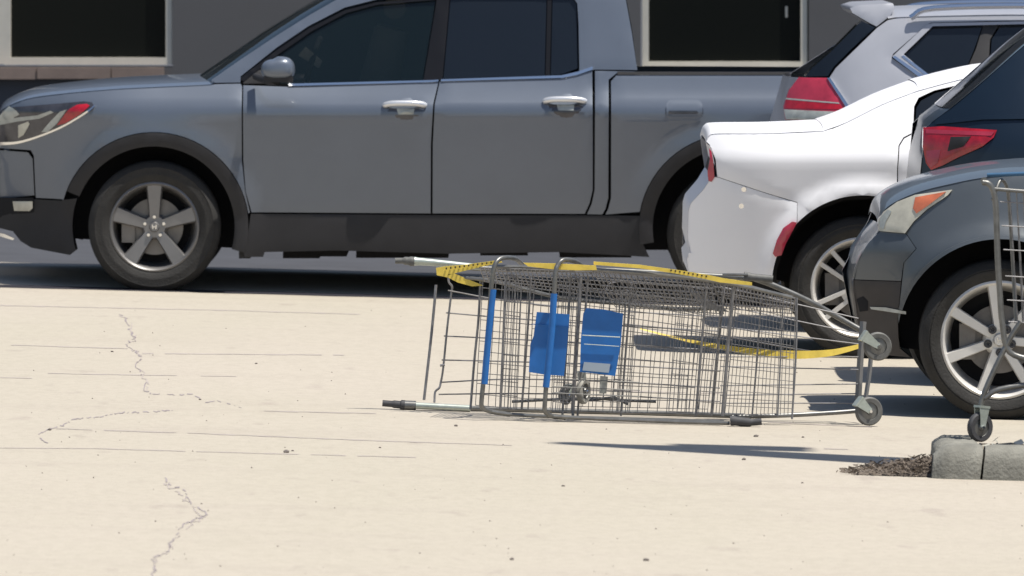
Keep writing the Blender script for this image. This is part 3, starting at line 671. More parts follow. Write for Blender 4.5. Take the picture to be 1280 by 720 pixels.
# ------------------------------------------------------------ the three other cars
def silver_suv():
    def prof(z):
        if z < 1.0: return 0.05*(1.0-z)
        if z < 1.2: return 0.20*(z-1.0)
        return 0.04+0.36*(z-1.2)
    V = Vehicle('silver_suv', 'silver estate-shaped SUV with roof spoiler, its back seen above the white saloon', 50.8, 1.82, 1500, prof,
                [], 978, 2020, 0.5, 0.6, 0.22, 0.26, 'SUV')
    T = M['silver']; rc, fc = (1195, 345), (1835, 358)
    side = [(1098,36),(1112,26),(1130,22),(1200,20),(1300,19),(1420,22),(1420,30),(1300,26),(1240,27),(1166,29),(1158,34),(1118,68),(1116,73),(1160,104),(1240,104),(1420,108),(1420,400),(1298,400)] + \
        arc(*rc, 100, -20, 198, 18) + [(1085,360),(985,352),(978,300),(980,230),(984,154),(1046,152),(1061,134),(1038,98),(1046,86)]
    V.panel('body_side', side, T, grid=12)
    V.panel('front_side', [(1424,22),(1500,28),(1600,50),(1680,92),(1740,128),(1900,140),(1990,165),(2018,220),(2016,380),(1950,395)]+arc(*fc,100,-20,198,16)+[(1424,400),(1424,108),(1700,116),(1670,98),(1590,58),(1500,36),(1424,31)], T, grid=30)
    V.panel('quarter_glass', [(1130,69),(1167,35),(1231,32),(1220,62),(1205,97),(1164,98)], M['glass'], off=0.012, thick=0.01, grid=10)
    V.panel('window_trim', [(1117,71),(1160,32),(1168,29.5),(1300,27),(1300,30.5),(1168,33.5),(1131,68.5),(1166,98),(1160,103)], M['chrome'] if False else M['silver'], off=-0.010, thick=0.02, grid=6)
    V.panel('chrome_strip', [(1117,72),(1120,70),(1162,99),(1158,103)], M['chrome'], off=-0.018, thick=0.02, grid=5)
    V.panel('chrome_strip', [(1128,71),(1131,69.5),(1168,98),(1164,100)], M['chrome'], off=-0.016, thick=0.02, grid=5)
    V.panel('window_pillar', [(1206,97),(1222,62),(1232,31.5),(1252,31),(1240,50),(1236,100)], M['clad'], off=0.010, thick=0.02, grid=8)
    V.panel('window_glass', [(1238,99),(1242,50),(1255,31),(1418,32),(1418,104)], M['glass'], off=0.014, thick=0.01, grid=20)
    V.panel('window_glass', [(1426,104),(1426,35),(1500,40),(1590,62),(1690,112)], M['glass'], off=0.014, thick=0.01, grid=30)
    V.panel('spoiler', [(1065,11),(1078,7),(1119,5),(1121,10),(1116,20),(1098,34),(1090,30),(1068,17)], M['silver'], off=0.04, thick=1.5, grid=6)
    V.panel('rear_glass_edge', [(1079,27),(1096,35),(1066,62),(1044,84),(1036,96),(1008,97),(1016,87),(1040,66)], M['glass'], off=0.01, thick=0.3, grid=8)
    tl = V.panel('taillight', [(1000,98),(1035,98),(1059,134),(1046,151),(983,151),(981,134),(988,114)], M['pink'], off=-0.010, thick=0.12, grid=7)
    for nm, poly, m in (('reversing_lens', [(981.5,138),(1050,140),(1045,150.5),(983.5,150.5)], M['lens']), ('brake_lens', [(984,126),(1050,131),(1056,137),(983,136.5)], M['red']),
                        ('lens_divider', [(984,123.5),(1049,128.5),(1050,130),(984,125.5)], M['lens'])):
        o = V.panel(nm, poly, m, off=-0.016, thick=0.01, grid=6); o.parent = tl
    V.panel('light_trim', [(1035,98),(1039,98),(1062,133),(1058,134.5)], M['chrome'], off=-0.020, thick=0.03, grid=5)
    V.skin('roof', crv2([(1112,24),(1130,22),(1200,20),(1300,19),(1420,22),(1500,28),(1600,50)], 3), M['silver'], 0.05, 3.2)
    for yy in (0.14, 1.66):
        b = MB(); b.tube(crv([PX(1140,23,V.D), PX(1170,11,V.D), PX(1300,8,V.D), PX(1450,14,V.D), PX(1500,28,V.D)], 5), 0.016, 8)
        for v in b.v: v.y += yy + 0.06
        b.build('roof_rail', M['chrome'], V.root, V.L)
    V.skin('windshield', [(1600,50),(1680,92),(1740,128)], M['glass'], 0.03, 4)
    V.skin('hood', [(1740,128),(1900,140),(1990,165),(2018,220)], T, 0.05, 4)
    V.skin('front_fascia', [(2018,220),(2016,380)], M['clad'], 0, 3, 0.1)
    V.skin('rear_glass', [(1098,36),(1044,92),(1008,98)], M['glass'], 0, 3, -0.05, inset=0.03)
    V.skin('rear_hatch', [(1000,98),(984,154),(980,230),(978,300),(985,352)], T, 0, 3, -0.06)
    V.panel('far_side', [(1098,36),(1130,22),(1420,22),(1600,50),(1740,128),(1990,165),(2016,380)]+arc(*fc,96,-15,195,10)+[(1298,400)]+arc(*rc,96,-15,195,10)+[(985,352),(980,230),(1000,98)], T, side=1, grid=60, thick=0.05)
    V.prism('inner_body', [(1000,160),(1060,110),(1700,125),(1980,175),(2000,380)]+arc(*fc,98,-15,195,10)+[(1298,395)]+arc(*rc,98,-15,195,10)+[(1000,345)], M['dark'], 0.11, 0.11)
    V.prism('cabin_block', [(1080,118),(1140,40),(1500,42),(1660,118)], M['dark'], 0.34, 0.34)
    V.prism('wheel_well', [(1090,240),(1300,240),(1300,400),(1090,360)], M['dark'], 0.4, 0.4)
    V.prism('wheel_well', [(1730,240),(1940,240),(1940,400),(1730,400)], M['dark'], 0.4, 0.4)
    gy = lambda x: Y0 + V.s*H + 0.026*(x-640)
    for x in (1195, 1835):
        w = V.wheel(x, gy(x)-0.345*V.s, 0.345, 0.24, 5, 20, 0.04, M['rimlight'], 'wide', 0.045); V.far_wheel(w)
silver_suv()

def blue_suv():
    def prof(z):
        if z < 0.95: return 0.08*(0.95-z)
        if z < 1.22: return 0.10*(z-0.95)
        return 0.027+0.40*(z-1.22)
    V = Vehicle('blue_suv', 'dark blue SUV with red taillight between the white saloon and the slate grey car', 45.5, 1.85, 1700, prof,
                [], 1148, 2330, 0.6, 0.6, 0.25, 0.26, 'SUV')
    T = M['blue']; rc, fc = (1385, 405), (2110, 425)
    gy = lambda x: Y0 + V.s*H + 0.026*(x-640)
    side = crv2([(1158,164),(1168,154),(1190,137),(1220,112),(1250,86),(1285,56),(1330,22),(1380,4),(1450,-4),(1600,-8)], 3)+[(1600,6),(1450,12),(1370,26),(1290,95),(1290,104),(1600,108),(1600,470),(1495,470)]+arc(*rc,112,-30,195,18)+[(1270,450),(1165,440),(1150,400),(1146,340),(1150,250),(1155,215)]
    V.panel('body_side', side, T, grid=13)
    V.panel('shoulder_moulding', [(1172,152),(1230,145),(1330,143),(1600,142),(1600,146),(1330,148),(1230,150),(1172,157)], T, off=-0.014, thick=0.02, grid=9)
    V.panel('window_glass', [(1294,99),(1372,32),(1450,16),(1600,10),(1600,104),(1294,100)], M['glass'], off=0.012, thick=0.01, grid=18)
    V.panel('front_side', [(1604,-8),(1750,0),(1850,30),(2000,110),(2200,128),(2300,165),(2330,260),(2326,450),(2230,465)]+arc(*fc,112,-20,200,16)+[(1604,470),(1604,108),(1950,118),(1840,48),(1750,14),(1604,7)], T, grid=34)
    V.panel('window_glass', [(1606,104),(1606,12),(1745,20),(1835,54),(1930,114)], M['glass'], off=0.012, thick=0.01, grid=30)
    tl = V.panel('taillight', [(1157,161),(1180,159),(1247,163),(1243,172),(1228,184),(1200,197),(1180,208),(1166,214),(1160,206),(1156,185)], M['red'], off=-0.014, thick=0.08, grid=6)
    for nm, poly, m in (('lens_band', [(1160,163),(1244,165),(1240,170),(1160,168)], M['pink']), ('lens_block', [(1160,190),(1178,188),(1174,205),(1166,211),(1161,204)], M['pink']),
                        ('lens_cell', [(1190,172),(1215,171),(1205,184),(1186,190)], M['clad'])):
        o = V.panel(nm, poly, m, off=-0.02, thick=0.01, grid=6); o.parent = tl
    V.skin('roof', crv2([(1330,22),(1380,4),(1450,-4),(1600,-8),(1750,0),(1850,30)], 3), T, 0.05, 3.5)
    V.skin('rear_glass', crv2([(1330,22),(1285,56),(1250,86),(1220,112),(1190,137)], 3), M['glass'], 0, 3, -0.03)
    V.skin('rear_hatch', [(1190,137),(1168,154),(1155,200),(1150,250),(1146,340),(1165,440)], T, 0, 3, -0.02)
    V.skin('windshield', [(1850,30),(1925,70),(2000,110)], M['glass'], 0.03, 4)
    V.skin('hood', [(2000,110),(2200,128),(2300,165),(2330,260)], T, 0.05, 4)
    V.skin('front_fascia', [(2330,260),(2326,450)], M['clad'], 0, 3, 0.1)
    V.panel('far_side', [(1158,164),(1285,56),(1330,22),(1450,-4),(1750,0),(2000,110),(2300,165),(2326,450)]+arc(*fc,108,-15,200,10)+[(1495,470)]+arc(*rc,108,-25,195,10)+[(1165,440),(1150,250)], T, side=1, grid=60, thick=0.05)
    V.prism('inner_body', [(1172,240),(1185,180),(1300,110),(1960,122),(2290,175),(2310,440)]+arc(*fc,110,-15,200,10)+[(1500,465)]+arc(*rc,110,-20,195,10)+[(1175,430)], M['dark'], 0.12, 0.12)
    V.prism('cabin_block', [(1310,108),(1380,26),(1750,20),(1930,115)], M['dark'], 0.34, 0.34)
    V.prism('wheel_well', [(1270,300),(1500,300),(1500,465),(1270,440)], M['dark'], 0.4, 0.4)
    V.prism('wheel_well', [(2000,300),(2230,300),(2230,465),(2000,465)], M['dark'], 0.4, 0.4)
    for x in (1385, 2110):
        w = V.wheel(x, gy(x)-0.36*V.s, 0.36, 0.24, 5, 10, 0.04, M['rimdark'], 'wide', 0.045); V.far_wheel(w)
blue_suv()

def slate_suv():
    def prof(z):
        if z < 0.75: return 0.07*((0.75-z)/0.4)**1.2 if z < 0.75 else 0
        if z < 0.80: return 0.0
        return 0.30*(z-0.80)
    V = Vehicle('slate_suv', 'slate grey SUV nosing in from the right behind the upright trolley, orange indicator', 42.86, 1.8, 1700, prof,
                [(1250,426,128,150,0.03)], 1066, 2330, 0.75, 0.4, 0.34, 0.1, 'SUV')
    T = M['grey']; fc, rc = (1250, 424), (1984, 446)
    hood_e = crv2([(1104,272),(1112,261),(1130,250),(1155,240),(1190,231),(1230,223),(1290,217),(1400,211),(1480,208)], 4)
    fend = hood_e + [(1480,300),(1478,460),(1386,500)] + arc(*fc, 126, -38, 172, 34) + [(1124.6,398),(1131.8,330),(1147,312),(1134,292),(1103,290)]
    V.panel('front_fender', fend, T, grid=10)
    bump = [(1103,290.8),(1133.6,292.8),(1146.2,312),(1131,330),(1128,353),(1070,353),(1071,340),(1078,324),(1088,307)]
    V.panel('bumper_skin', bump, T, grid=8)
    low = [(1070,354),(1128,354),(1124,400),(1125,424),(1127,438),(1140,449),(1104,447),(1092,438),(1080,425),(1075,405),(1073,385),(1070,368)]
    V.panel('lower_bumper', low, M['clad_lit'], grid=8, thick=0.3)
    V.panel('bumper_trim', [(1090,387),(1110,387),(1134,391),(1134,394.5),(1110,392),(1092,390)], M['lens'], off=-0.012, thick=0.02, grid=5)
    V.panel('lamp_recess', [(1074,378),(1082,374),(1088,380),(1088,392),(1078,394)], M['dark'], off=-0.006, thick=0.02, grid=5)
    V.panel('arch_lip', arc(*fc, 130, -12, 164, 36)+arc(*fc, 125.5, 164, -12, 36), T, off=-0.02, thick=0.05, grid=6)
    hl = V.panel('headlight', [(1101,291),(1100,278),(1107,267),(1124,254),(1146,245),(1192,238),(1186,245),(1160,263),(1144,278),(1133,293)], M['cream'], off=-0.012, thick=0.08, grid=6)
    for nm, poly, m in (('indicator_lens', [(1146,248),(1184,240.5),(1160,259),(1147,268),(1143,262)], M['orange']), ('lamp_cell', [(1102,286),(1103,274),(1112,264),(1117,266),(1110,278),(1107,289)], M['lens'])):
        o = V.panel(nm, poly, m, off=-0.02, thick=0.01, grid=6); o.parent = hl
    V.panel('front_door', [(1484,208),(1760,196),(1760,480),(1484,470)], T, grid=34)
    V.panel('rear_side', [(1764,196),(2180,180),(2290,178),(2320,250),(2326,330),(2318,450),(2200,470)]+arc(*rc,120,-20,200,20)+[(1764,480)], T, grid=34)
    V.panel('cab_frame', [(1478,206),(1640,90),(1740,50),(1950,36),(2120,44),(2200,70),(2285,176),(2180,178),(2160,100),(2090,66),(1950,56),(1760,68),(1660,106),(1540,196),(1760,193),(1760,196)], T, grid=30)
    V.panel('window_glass', [(1545,196),(1662,110),(1762,72),(1950,60),(2088,70),(2155,104),(2176,176)], M['glass'], off=0.012, thick=0.01, grid=34)
    V.skin('hood', crv2([(1101,285),(1104,272),(1112,261),(1130,250),(1155,240),(1190,231),(1230,223),(1290,217),(1400,211),(1480,206)], 3), T, 0.035, 3.4, -0.0)
    V.skin('windshield', [(1480,206),(1640,90)], M['glass'], 0.03, 4, -0.08)
    V.skin('roof', [(1640,90),(1740,50),(1950,36),(2120,44),(2200,70)], T, 0.04, 4)
    V.skin('rear_glass', [(2200,70),(2285,176)], M['glass'], 0, 4, 0.04)
    V.skin('rear_hatch', [(2285,176),(2320,250),(2318,450)], T, 0, 4, 0.04)
    V.skin('front_fascia', [(1104,447),(1081,425),(1073.5,385),(1070.5,354),(1078.5,323),(1103,289)], T, 0, 3, 0.02)
    V.panel('far_side', [(1101,291),(1112,261),(1230,223),(1480,206),(1640,90),(1950,36),(2200,70),(2290,178),(2318,450)]+arc(*rc,110,-15,195,10)+[(1386,480)]+arc(*fc,112,-30,195,12)+[(1080,425),(1066,354)], T, side=1, grid=60, thick=0.05)
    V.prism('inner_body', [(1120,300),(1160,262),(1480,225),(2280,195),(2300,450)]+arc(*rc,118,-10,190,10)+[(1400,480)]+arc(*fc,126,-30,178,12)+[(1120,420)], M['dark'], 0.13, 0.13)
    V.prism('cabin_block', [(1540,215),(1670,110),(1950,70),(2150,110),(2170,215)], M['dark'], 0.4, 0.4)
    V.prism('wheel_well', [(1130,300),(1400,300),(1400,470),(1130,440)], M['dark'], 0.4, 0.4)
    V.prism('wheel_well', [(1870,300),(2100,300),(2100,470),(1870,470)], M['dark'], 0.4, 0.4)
    w = V.wheel(1250.5, 425.5, 0.357, 0.262, 7, 97, 0.026, M['rimlight'], 'seven', 0.045); V.far_wheel(w)
    w = V.wheel(1984, 446, 0.357, 0.262, 7, 97, 0.026, M['rimlight'], 'seven', 0.045); V.far_wheel(w)
slate_suv()
# ------------------------------------------------------------ shopping trolleys
CN = 41.75
def Q(x, y, c=0.0, D=CN):
    return PX(x, y, D + c)
def lerp3(a, b, t): return tuple(a[i]+(b[i]-a[i])*t for i in range(3))
def grid(mb, tl, tr, br, bl, nu, nv, r=0.0021, rv=None, jit=0.0, D=CN):
    r *= 0.85; nv = max(2, int(nv))
    for i in range(nu+1):
        t = i/nu; a = lerp3(tl, tr, t); b = lerp3(bl, br, t)
        mb.tube([Q(a[0]+rnd.uniform(-jit, jit), a[1], a[2], D), Q(b[0]+rnd.uniform(-jit, jit), b[1], b[2], D)], rv or r, 5, False)
    for i in range(nv+1):
        t = i/nv; a = lerp3(tl, bl, t); b = lerp3(tr, br, t)
        mb.tube([Q(a[0], a[1]+rnd.uniform(-jit, jit), a[2]-0.004, D), Q(b[0], b[1]+rnd.uniform(-jit, jit), b[2]-0.004, D)], r, 5, False)
def T_(name, pts, r, m, root, L, n=8, D=CN, smooth=True):
    b = MB(); P = [Q(*p, D=D) if len(p) == 3 else Q(p[0], p[1], 0, D) for p in pts]
    b.tube(crv(P, 5) if smooth and len(P) > 2 else P, r, n)
    return b.build(name, m, root, L)
def plate(name, poly, c, th, m, root, L, D=CN):
    n = len(poly); A = [Q(x, y, c, D) for x, y in poly]; B = [Q(x, y, c, D)+Vector((0, th, 0)) for x, y in poly]
    fc = [tuple(range(n)), tuple(reversed(range(n, 2*n)))] + [(i, n+i, n+(i+1) % n, (i+1) % n) for i in range(n)]
    o = link(name, A+B, fc, m, root); return rebase(o, L)
def castor(x, y, c, rad, root, L, D=CN, tilt=0.0, fork=None):
    p = Q(x, y, c, D); b = MB()
    b.lathe([(rad*0.62, -0.013), (rad-0.006, -0.014), (rad, -0.008), (rad, 0.008), (rad-0.006, 0.014), (rad*0.62, 0.013)], (0, 0, 0), 32, True)
    o = b.build('wheel', M['caster'], root); o.location = p - Vector(L); o.rotation_euler = (0, 0, tilt)
    b = MB(); b.lathe([(0, -0.016), (rad*0.22, -0.016), (rad*0.28, -0.009), (rad*0.6, -0.007), (rad*0.64, -0.012), (rad*0.64, 0.012), (0, 0.012)], (0, 0, 0), 24); b.build('hub', M['tube'], o)
    b = MB(); b.lathe([(0, -0.026), (0.007, -0.026), (0.009, -0.018), (0.009, 0.02)], (0, 0, 0), 8); b.build('axle_bolt', M['chrome'], o)
    if fork:
        pl = MB(); dx, dy = fork; q = Vector((dx*(D+c)/F, 0, -dy*(D+c)/F)); g = Vector((-q.z, 0, q.x)).normalized()
        for s in (-0.020, 0.017):
            A = [g*0.012, -g*0.012, q-g*0.024, q+g*0.024]
            pl.add([a+Vector((0, s, 0)) for a in A]+[a+Vector((0, s+0.003, 0)) for a in A], [(0,1,2,3),(7,6,5,4),(0,4,5,1),(1,5,6,2),(2,6,7,3),(3,7,4,0)])
        A = [q+g*0.026, q-g*0.026, q*1.12-g*0.026, q*1.12+g*0.026]
        pl.add([a+Vector((0, -0.022, 0)) for a in A]+[a+Vector((0, 0.022, 0)) for a in A], [(0,1,2,3),(7,6,5,4),(0,4,5,1),(1,5,6,2),(2,6,7,3),(3,7,4,0)])
        pl.build('fork', M['fork'], o, None, False)
    return o
M['cream2'] = mat('dusty_caster_rubber', (0.30, 0.29, 0.26), 0.7, noise=0.2, nscale=30)
M['fork'] = mat('zinc_fork', (0.42, 0.46, 0.42), 0.4, 0.5, noise=0.15, nscale=30)

def fallen_rear():
    L = GP(600, 517); root = thing('shopping_trolley', 'wire trolley lying on its side, left one of the nested pair, bare rack end', 'trolley', L, 'trolleys nested and lying on their side')
    S = M['steel']; Tb = M['tube']
    # handle bar with blue grip
    T_('handle_frame', [(652,330,0.30),(645,324,0.16),(634,322,0.06),(624,324,0.02),(618,333,0),(615,352,0),(611,400,0),(606,460,0),(602,500,0),(603,509,0.01),(612,514,0.04),(637,518,0.12)], 0.0105, Tb, root, L, 10)
    T_('grip', [(616.5,362,0),(612.5,400,0),(608,450,0),(605.5,480,0)], 0.0150, M['bluep'], root, L, 14)
    # base frame lying furthest from the lens
    T_('base_rail', [(519,327,0.62),(560,330,0.62),(610,336,0.62),(760,338,0.64),(930,347,0.66)], 0.013, Tb, root, L, 10)
    T_('base_rail', [(505,507,0.70),(560,509,0.69),(590,510.5,0.68),(640,512,0.67),(800,516,0.66),(930,520,0.62)], 0.012, Tb, root, L, 10)
    T_('frame_sleeve', [(505,506.5,0.69),(520,507,0.69)], 0.021, Tb, root, L, 12); T_('frame_sleeve', [(520,507,0.67),(588,510.5,0.66)], 0.0145, M['fork'], root, L, 12)
    T_('frame_sleeve', [(518,326.5,0.60),(540,328,0.60),(600,334,0.60)], [0.020, 0.018, 0.017, 0.017, 0.016, 0.016, 0.015, 0.015, 0.014, 0.014, 0.013], M['fork'], root, L, 12)
    T_('end_cap', [(478,504,0.69),(490,505,0.69),(500,506,0.69),(506,506.5,0.69)], [0.014]*6+[0.017]*5+[0.022]*5, M['rubber'], root, L, 12)
    T_('end_cap', [(494,326,0.60),(506,326,0.60),(518,327,0.60)], [0.013]*5+[0.018]*3+[0.021]*3, M['caster'], root, L, 12)
    # lower rack
    T_('rack_bar', [(545,356,0.56),(543,380,0.55),(538,430,0.53),(530,500,0.50)], 0.0062, S, root, L)
    T_('rack_bar', [(560,338,0.56),(561,352,0.55),(565,358,0.55),(564,368,0.55),(559,410,0.54),(554,460,0.53),(551,478,0.53),(549,485,0.52),(544,490,0.52),(543,503,0.50)], 0.0048, S, root, L)
    T_('rack_bar', [(601,345,0.5),(598,400,0.49),(593,450,0.48),(588,512,0.46)], 0.0055, S, root, L)
    b = MB()
    for y0, y1, y2 in ((363,377,388),(391,398,406),(420,424,430),(450,452,456),(478,474,477),(493,492,494)):
        b.tube(crv([Q(560-(y0-363)*0.09,y0,0.55), Q(640,y1,0.52), Q(760,y2,0.5), Q(900,y2+8,0.5)], 4), 0.0034, 6)
    b.tube([Q(556,456,0.53), Q(550,457,0.53)], 0.006, 6)
    o = b.build('rack_wires', S, root, L); o['kind'] = 'stuff'
    # basket
    T_('basket_rim', [(612,514,0.04),(640,518,0.06),(700,521,0.07),(800,524,0.09),(905,527,0.10)], 0.008, Tb, root, L)
    T_('basket_rim', [(618,333,0.03),(660,334,0.10),(740,338,0.14),(820,344,0.16),(905,352,0.16)], 0.008, Tb, root, L)
    T_('basket_rib', [(632,344,0.10),(629,420,0.09),(625,512,0.08)], 0.0045, S, root, L)
    T_('basket_rib', [(664,345,0.3),(659,420,0.3),(652,512,0.3)], 0.0050, S, root, L)
    b = MB()
    grid(b, (604,346,0.42), (668,352,0.40), (660,512,0.36), (594,506,0.38), 8, 12, jit=0.6)
    grid(b, (634,344,0.18), (652,346,0.24), (646,512,0.22), (626,510,0.16), 5, 10, 0.0024, jit=0.5)
    grid(b, (668,352,0.36), (782,366,0.33), (772,516,0.30), (660,512,0.34), 12, 11, 0.0019, jit=0.6)
    grid(b, (782,362,0.33), (866,378,0.30), (858,516,0.28), (772,516,0.30), 7, 9, 0.0022, jit=0.5)
    o = b.build('basket_wires', S, root, L); o['kind'] = 'stuff'
    b = MB()     # upper side wall of the basket, seen edge-on
    grid(b, (600,334,0.05), (760,341,0.12), (772,374,0.45), (606,352,0.42), 30, 6, 0.0030, jit=0.6)
    grid(b, (760,341,0.12), (890,352,0.14), (892,380,0.42), (772,374,0.45), 18, 6, 0.0032, jit=0.6)
    o = b.build('side_wires', S, root, L); o['kind'] = 'stuff'
    T_('floor_rail', [(566,346,0.5),(620,352,0.46),(700,372,0.44),(780,380,0.42),(850,386,0.40),(905,385,0.38)], 0.0085, Tb, root, L)
    T_('floor_rail', [(640,502,0.45),(700,499,0.42),(745,498,0.40),(770,500,0.40),(820,502,0.38)], 0.0065, Tb, root, L)
    # child flap of blue plastic
    plate('seat_flap', [(671,390),(712,393),(709,432),(705,470),(679,468),(661,465),(663,430),(667,420)], 0.055, 0.006, M['bluep'], root, L)
    T_('flap_wire', [(664,405,0.05),(712,409,0.05)], 0.002, M['bluep'], root, L, 6)
    # swivelled wheel in the middle
    o = castor(729, 489, 0.20, 0.056, root, L, tilt=R(66)); o.data.materials[0] = M['cream2']
    o = castor(707, 494, 0.42, 0.042, root, L, tilt=R(60), fork=(12,-6))
    plate('fork_bracket', [(721,464),(732,464),(733,473),(722,474)], 0.26, 0.02, M['lens'], root, L)
    # yellow bumper strips
    plate('bumper_strip', [(654,328.5),(700,329.5),(745,332),(746,337.5),(720,338),(690,336.5),(660,333)], 0.0, 0.012, M['yellowp'], root, L)
    plate('bumper_strip', [(545,335),(556,333),(580,331),(625,325),(628,328),(600,334),(575,340),(560,344),(560,347),(546,344)], 0.48, 0.012, M['yellowp'], root, L)
    plate('bumper_strip', [(560,343),(568,342),(590,351),(604,357),(590,358),(572,353),(560,347)], 0.48, 0.010, M['yellowp'], root, L)
    b = MB()
    for i in range(11):
        x = 557 + i*5.6; y = 335.6 - i*0.75; a = Q(x, y+1.3, 0.47); c2 = Q(x+1.7, y-1.0, 0.47); b.box((a.x, CN+0.470, a.z), (c2.x, CN+0.478, c2.z))
    o = b.build('printed_marks', M['clad'], root, L, False)
fallen_rear()

def fallen_front():
    L = GP(930, 527); root = thing('shopping_trolley', 'wire trolley lying on its side, right one of the pair, two castors at its nose', 'trolley', L, 'trolleys nested and lying on their side')
    S = M['steel']; Tb = M['tube']
    T_('handle_frame', [(738,340,0.30),(726,331,0.18),(716,326,0.06),(704,325,0.01),(697,332,-0.01),(694,345,-0.02),(691,400,-0.02),(685,460,-0.02),(681,505,-0.02),(682,515,-0.01),(690,520,0.03),(706,522,0.08)], 0.0105, Tb, root, L, 10)
    T_('grip', [(692.5,367,-0.02),(690,410,-0.02),(685,460,-0.02),(682.5,484,-0.02)], 0.0150, M['bluep'], root, L, 14)
    T_('basket_rim', [(690,520,0.03),(740,523,0.05),(840,527,0.06),(912,529,0.06)], 0.0085, Tb, root, L)
    T_('basket_rim', [(740,337,0.02),(800,341,0.03),(880,350,0.05),(930,358,0.06),(990,372,0.10)], 0.0085, Tb, root, L)
    T_('base_rail', [(940,347,0.48),(965,356,0.50),(1010,376,0.53),(1050,398,0.56),(1082,416,0.56)], 0.0135, Tb, root, L, 10)
    T_('base_rail', [(915,521,0.30),(985,519,0.34),(1040,516,0.40),(1078,513,0.44)], 0.0105, Tb, root, L, 10)
    T_('end_cap', [(930,345,0.46),(932,345.5,0.46),(935,346,0.46),(966,349,0.46)], [0.021]*11+[0.017]*5, M['caster'], root, L, 12)
    T_('end_cap', [(913,526,0.05),(917,526,0.05),(936,528,0.06),(952,527,0.06)], [0.022]*6+[0.020]*5+[0.015]*5, M['rubber'], root, L, 12)
    T_('cap_pin', [(903,343,0.44),(935,343.5,0.44)], 0.006, Tb, root, L)
    # ribs
    for x0, x1, r, c in ((918,903,0.0075,0.10),(906,889,0.0055,0.2),(884,870,0.0060,0.16),(726,716,0.0065,0.12),(735,722,0.005,0.2),(713,703,0.005,0.16),(790,776,0.0048,0.3)):
        T_('basket_rib', [(x0,346 if x0 < 760 else 352,c),((x0+x1)/2,430,c),(x1,520,c)], r, S, root, L)
    T_('basket_rib', [(996,372,0.30),(995,440,0.28),(990,524,0.24)], 0.0045, S, root, L)
    T_('basket_rib', [(952,362,0.26),(947,440,0.25),(940,521,0.22)], 0.0040, S, root, L)
    T_('basket_rib', [(979,368,0.26),(976,440,0.25),(972,521,0.22)], 0.0036, S, root, L)
    b = MB()
    grid(b, (922,352,0.22), (994,372,0.28), (990,520,0.24), (906,517,0.18), 17, 17, 0.0019, jit=0.4)
    grid(b, (884,352,0.18), (922,358,0.22), (906,518,0.18), (870,516,0.15), 10, 12, 0.0020, jit=0.5)
    grid(b, (700,346,0.15), (728,348,0.18), (718,516,0.16), (690,514,0.12), 6, 14, 0.0024, jit=0.6)
    grid(b, (776,352,0.20), (796,354,0.22), (786,516,0.2), (766,514,0.18), 5, 12, 0.0023, jit=0.6)
    grid(b, (848,356,0.22), (880,362,0.22), (866,516,0.2), (836,514,0.18), 6, 10, 0.0023, jit=0.6)
    grid(b, (726,360,0.46), (900,384,0.44), (884,512,0.40), (716,508,0.42), 14, 7, 0.0019, jit=0.8)
    o = b.build('basket_wires', S, root, L); o['kind'] = 'stuff'
    b = MB()
    grid(b, (740,339,0.03), (890,352,0.06), (905,392,0.40), (770,384,0.40), 26, 5, 0.0026, jit=0.6)
    grid(b, (890,351,0.06), (994,373,0.12), (990,392,0.34), (905,386,0.38), 22, 5, 0.0027, jit=0.4)
    o = b.build('side_wires', S, root, L); o['kind'] = 'stuff'
    plate('gusset', [(858,360),(866,361),(880,372),(905,386),(912,390),(896,389),(880,384),(868,372)], 0.30, 0.01, M['rimdark'], root, L)
    b = MB()
    for y0, y1 in ((362,398),(385,417),(408,430),(446,446),(458,462),(482,480),(494,492),(504,504)):
        b.tube([Q(900,y0 if y0 > 400 else y0-4,0.46), Q(1073,y1,0.47)], 0.0030, 6)
    o = b.build('rack_wires', S, root, L); o['kind'] = 'stuff'
    T_('rack_bar', [(780,405,0.48),(880,416,0.48),(1000,437,0.48),(1072,447,0.48)], 0.003, S, root, L)
    # nose: two cross members and castors
    b = MB(); b.tube([Q(1079,402,0.52), Q(1076,440,0.50), Q(1072,512,0.46)], 0.0145, 4); b.build('nose_bar', M['rimdark'], root, L)
    b = MB(); b.tube([Q(1090,430,0.60), Q(1087,465,0.58), Q(1081,505,0.54)], 0.0100, 4); b.build('nose_bar', M['rimdark'], root, L)
    castor(1097, 433, 0.42, 0.0630, root, L, tilt=R(14), fork=(-18,-13))
    castor(1086, 514, 0.32, 0.0630, root, L, tilt=R(22), fork=(-14,-12))
    # seat flap and label
    plate('seat_flap', [(733,385),(755,387),(779,392),(776,430),(769,470),(745,467),(725,465),(726,425),(729,392)], 0.055, 0.006, M['bluep'], root, L)
    plate('flap_label', [(730,452.5),(763,455),(761,466),(728,463)], 0.048, 0.004, M['paper'], root, L)
    T_('flap_wire', [(728,419,0.04),(775,421.5,0.04)], 0.0024, M['fork'], root, L, 6)
    T_('flap_wire', [(730,430,0.04),(774,433,0.04)], 0.0016, M['fork'], root, L, 6)
    T_('flap_hinge', [(771,403,0.22),(776,404,0.22),(774,430,0.22),(771,456,0.22)], 0.0035, M['fork'], root, L, 6)
    plate('flap_bracket', [(750,470),(760,471),(758,492),(749,492)], 0.28, 0.02, M['lens'], root, L)
    T_('seat_wire', [(752,408,0.3),(758,360,0.35),(772,352,0.38)], 0.003, S, root, L, 6)
    b = MB(); b.tube([Q(700,498,0.35), Q(740,500,0.35), Q(768,497,0.35), Q(785,505,0.34)], 0.007, 8); b.build('seat_bar', Tb, root, L)
    b = MB()
    for yy in (476, 486, 494): b.tube([Q(690,yy-3,0.05), Q(800,yy+2,0.08)], 0.0022, 6)
    b.build('seat_wires', M['tube'], root, L)['kind'] = 'stuff'
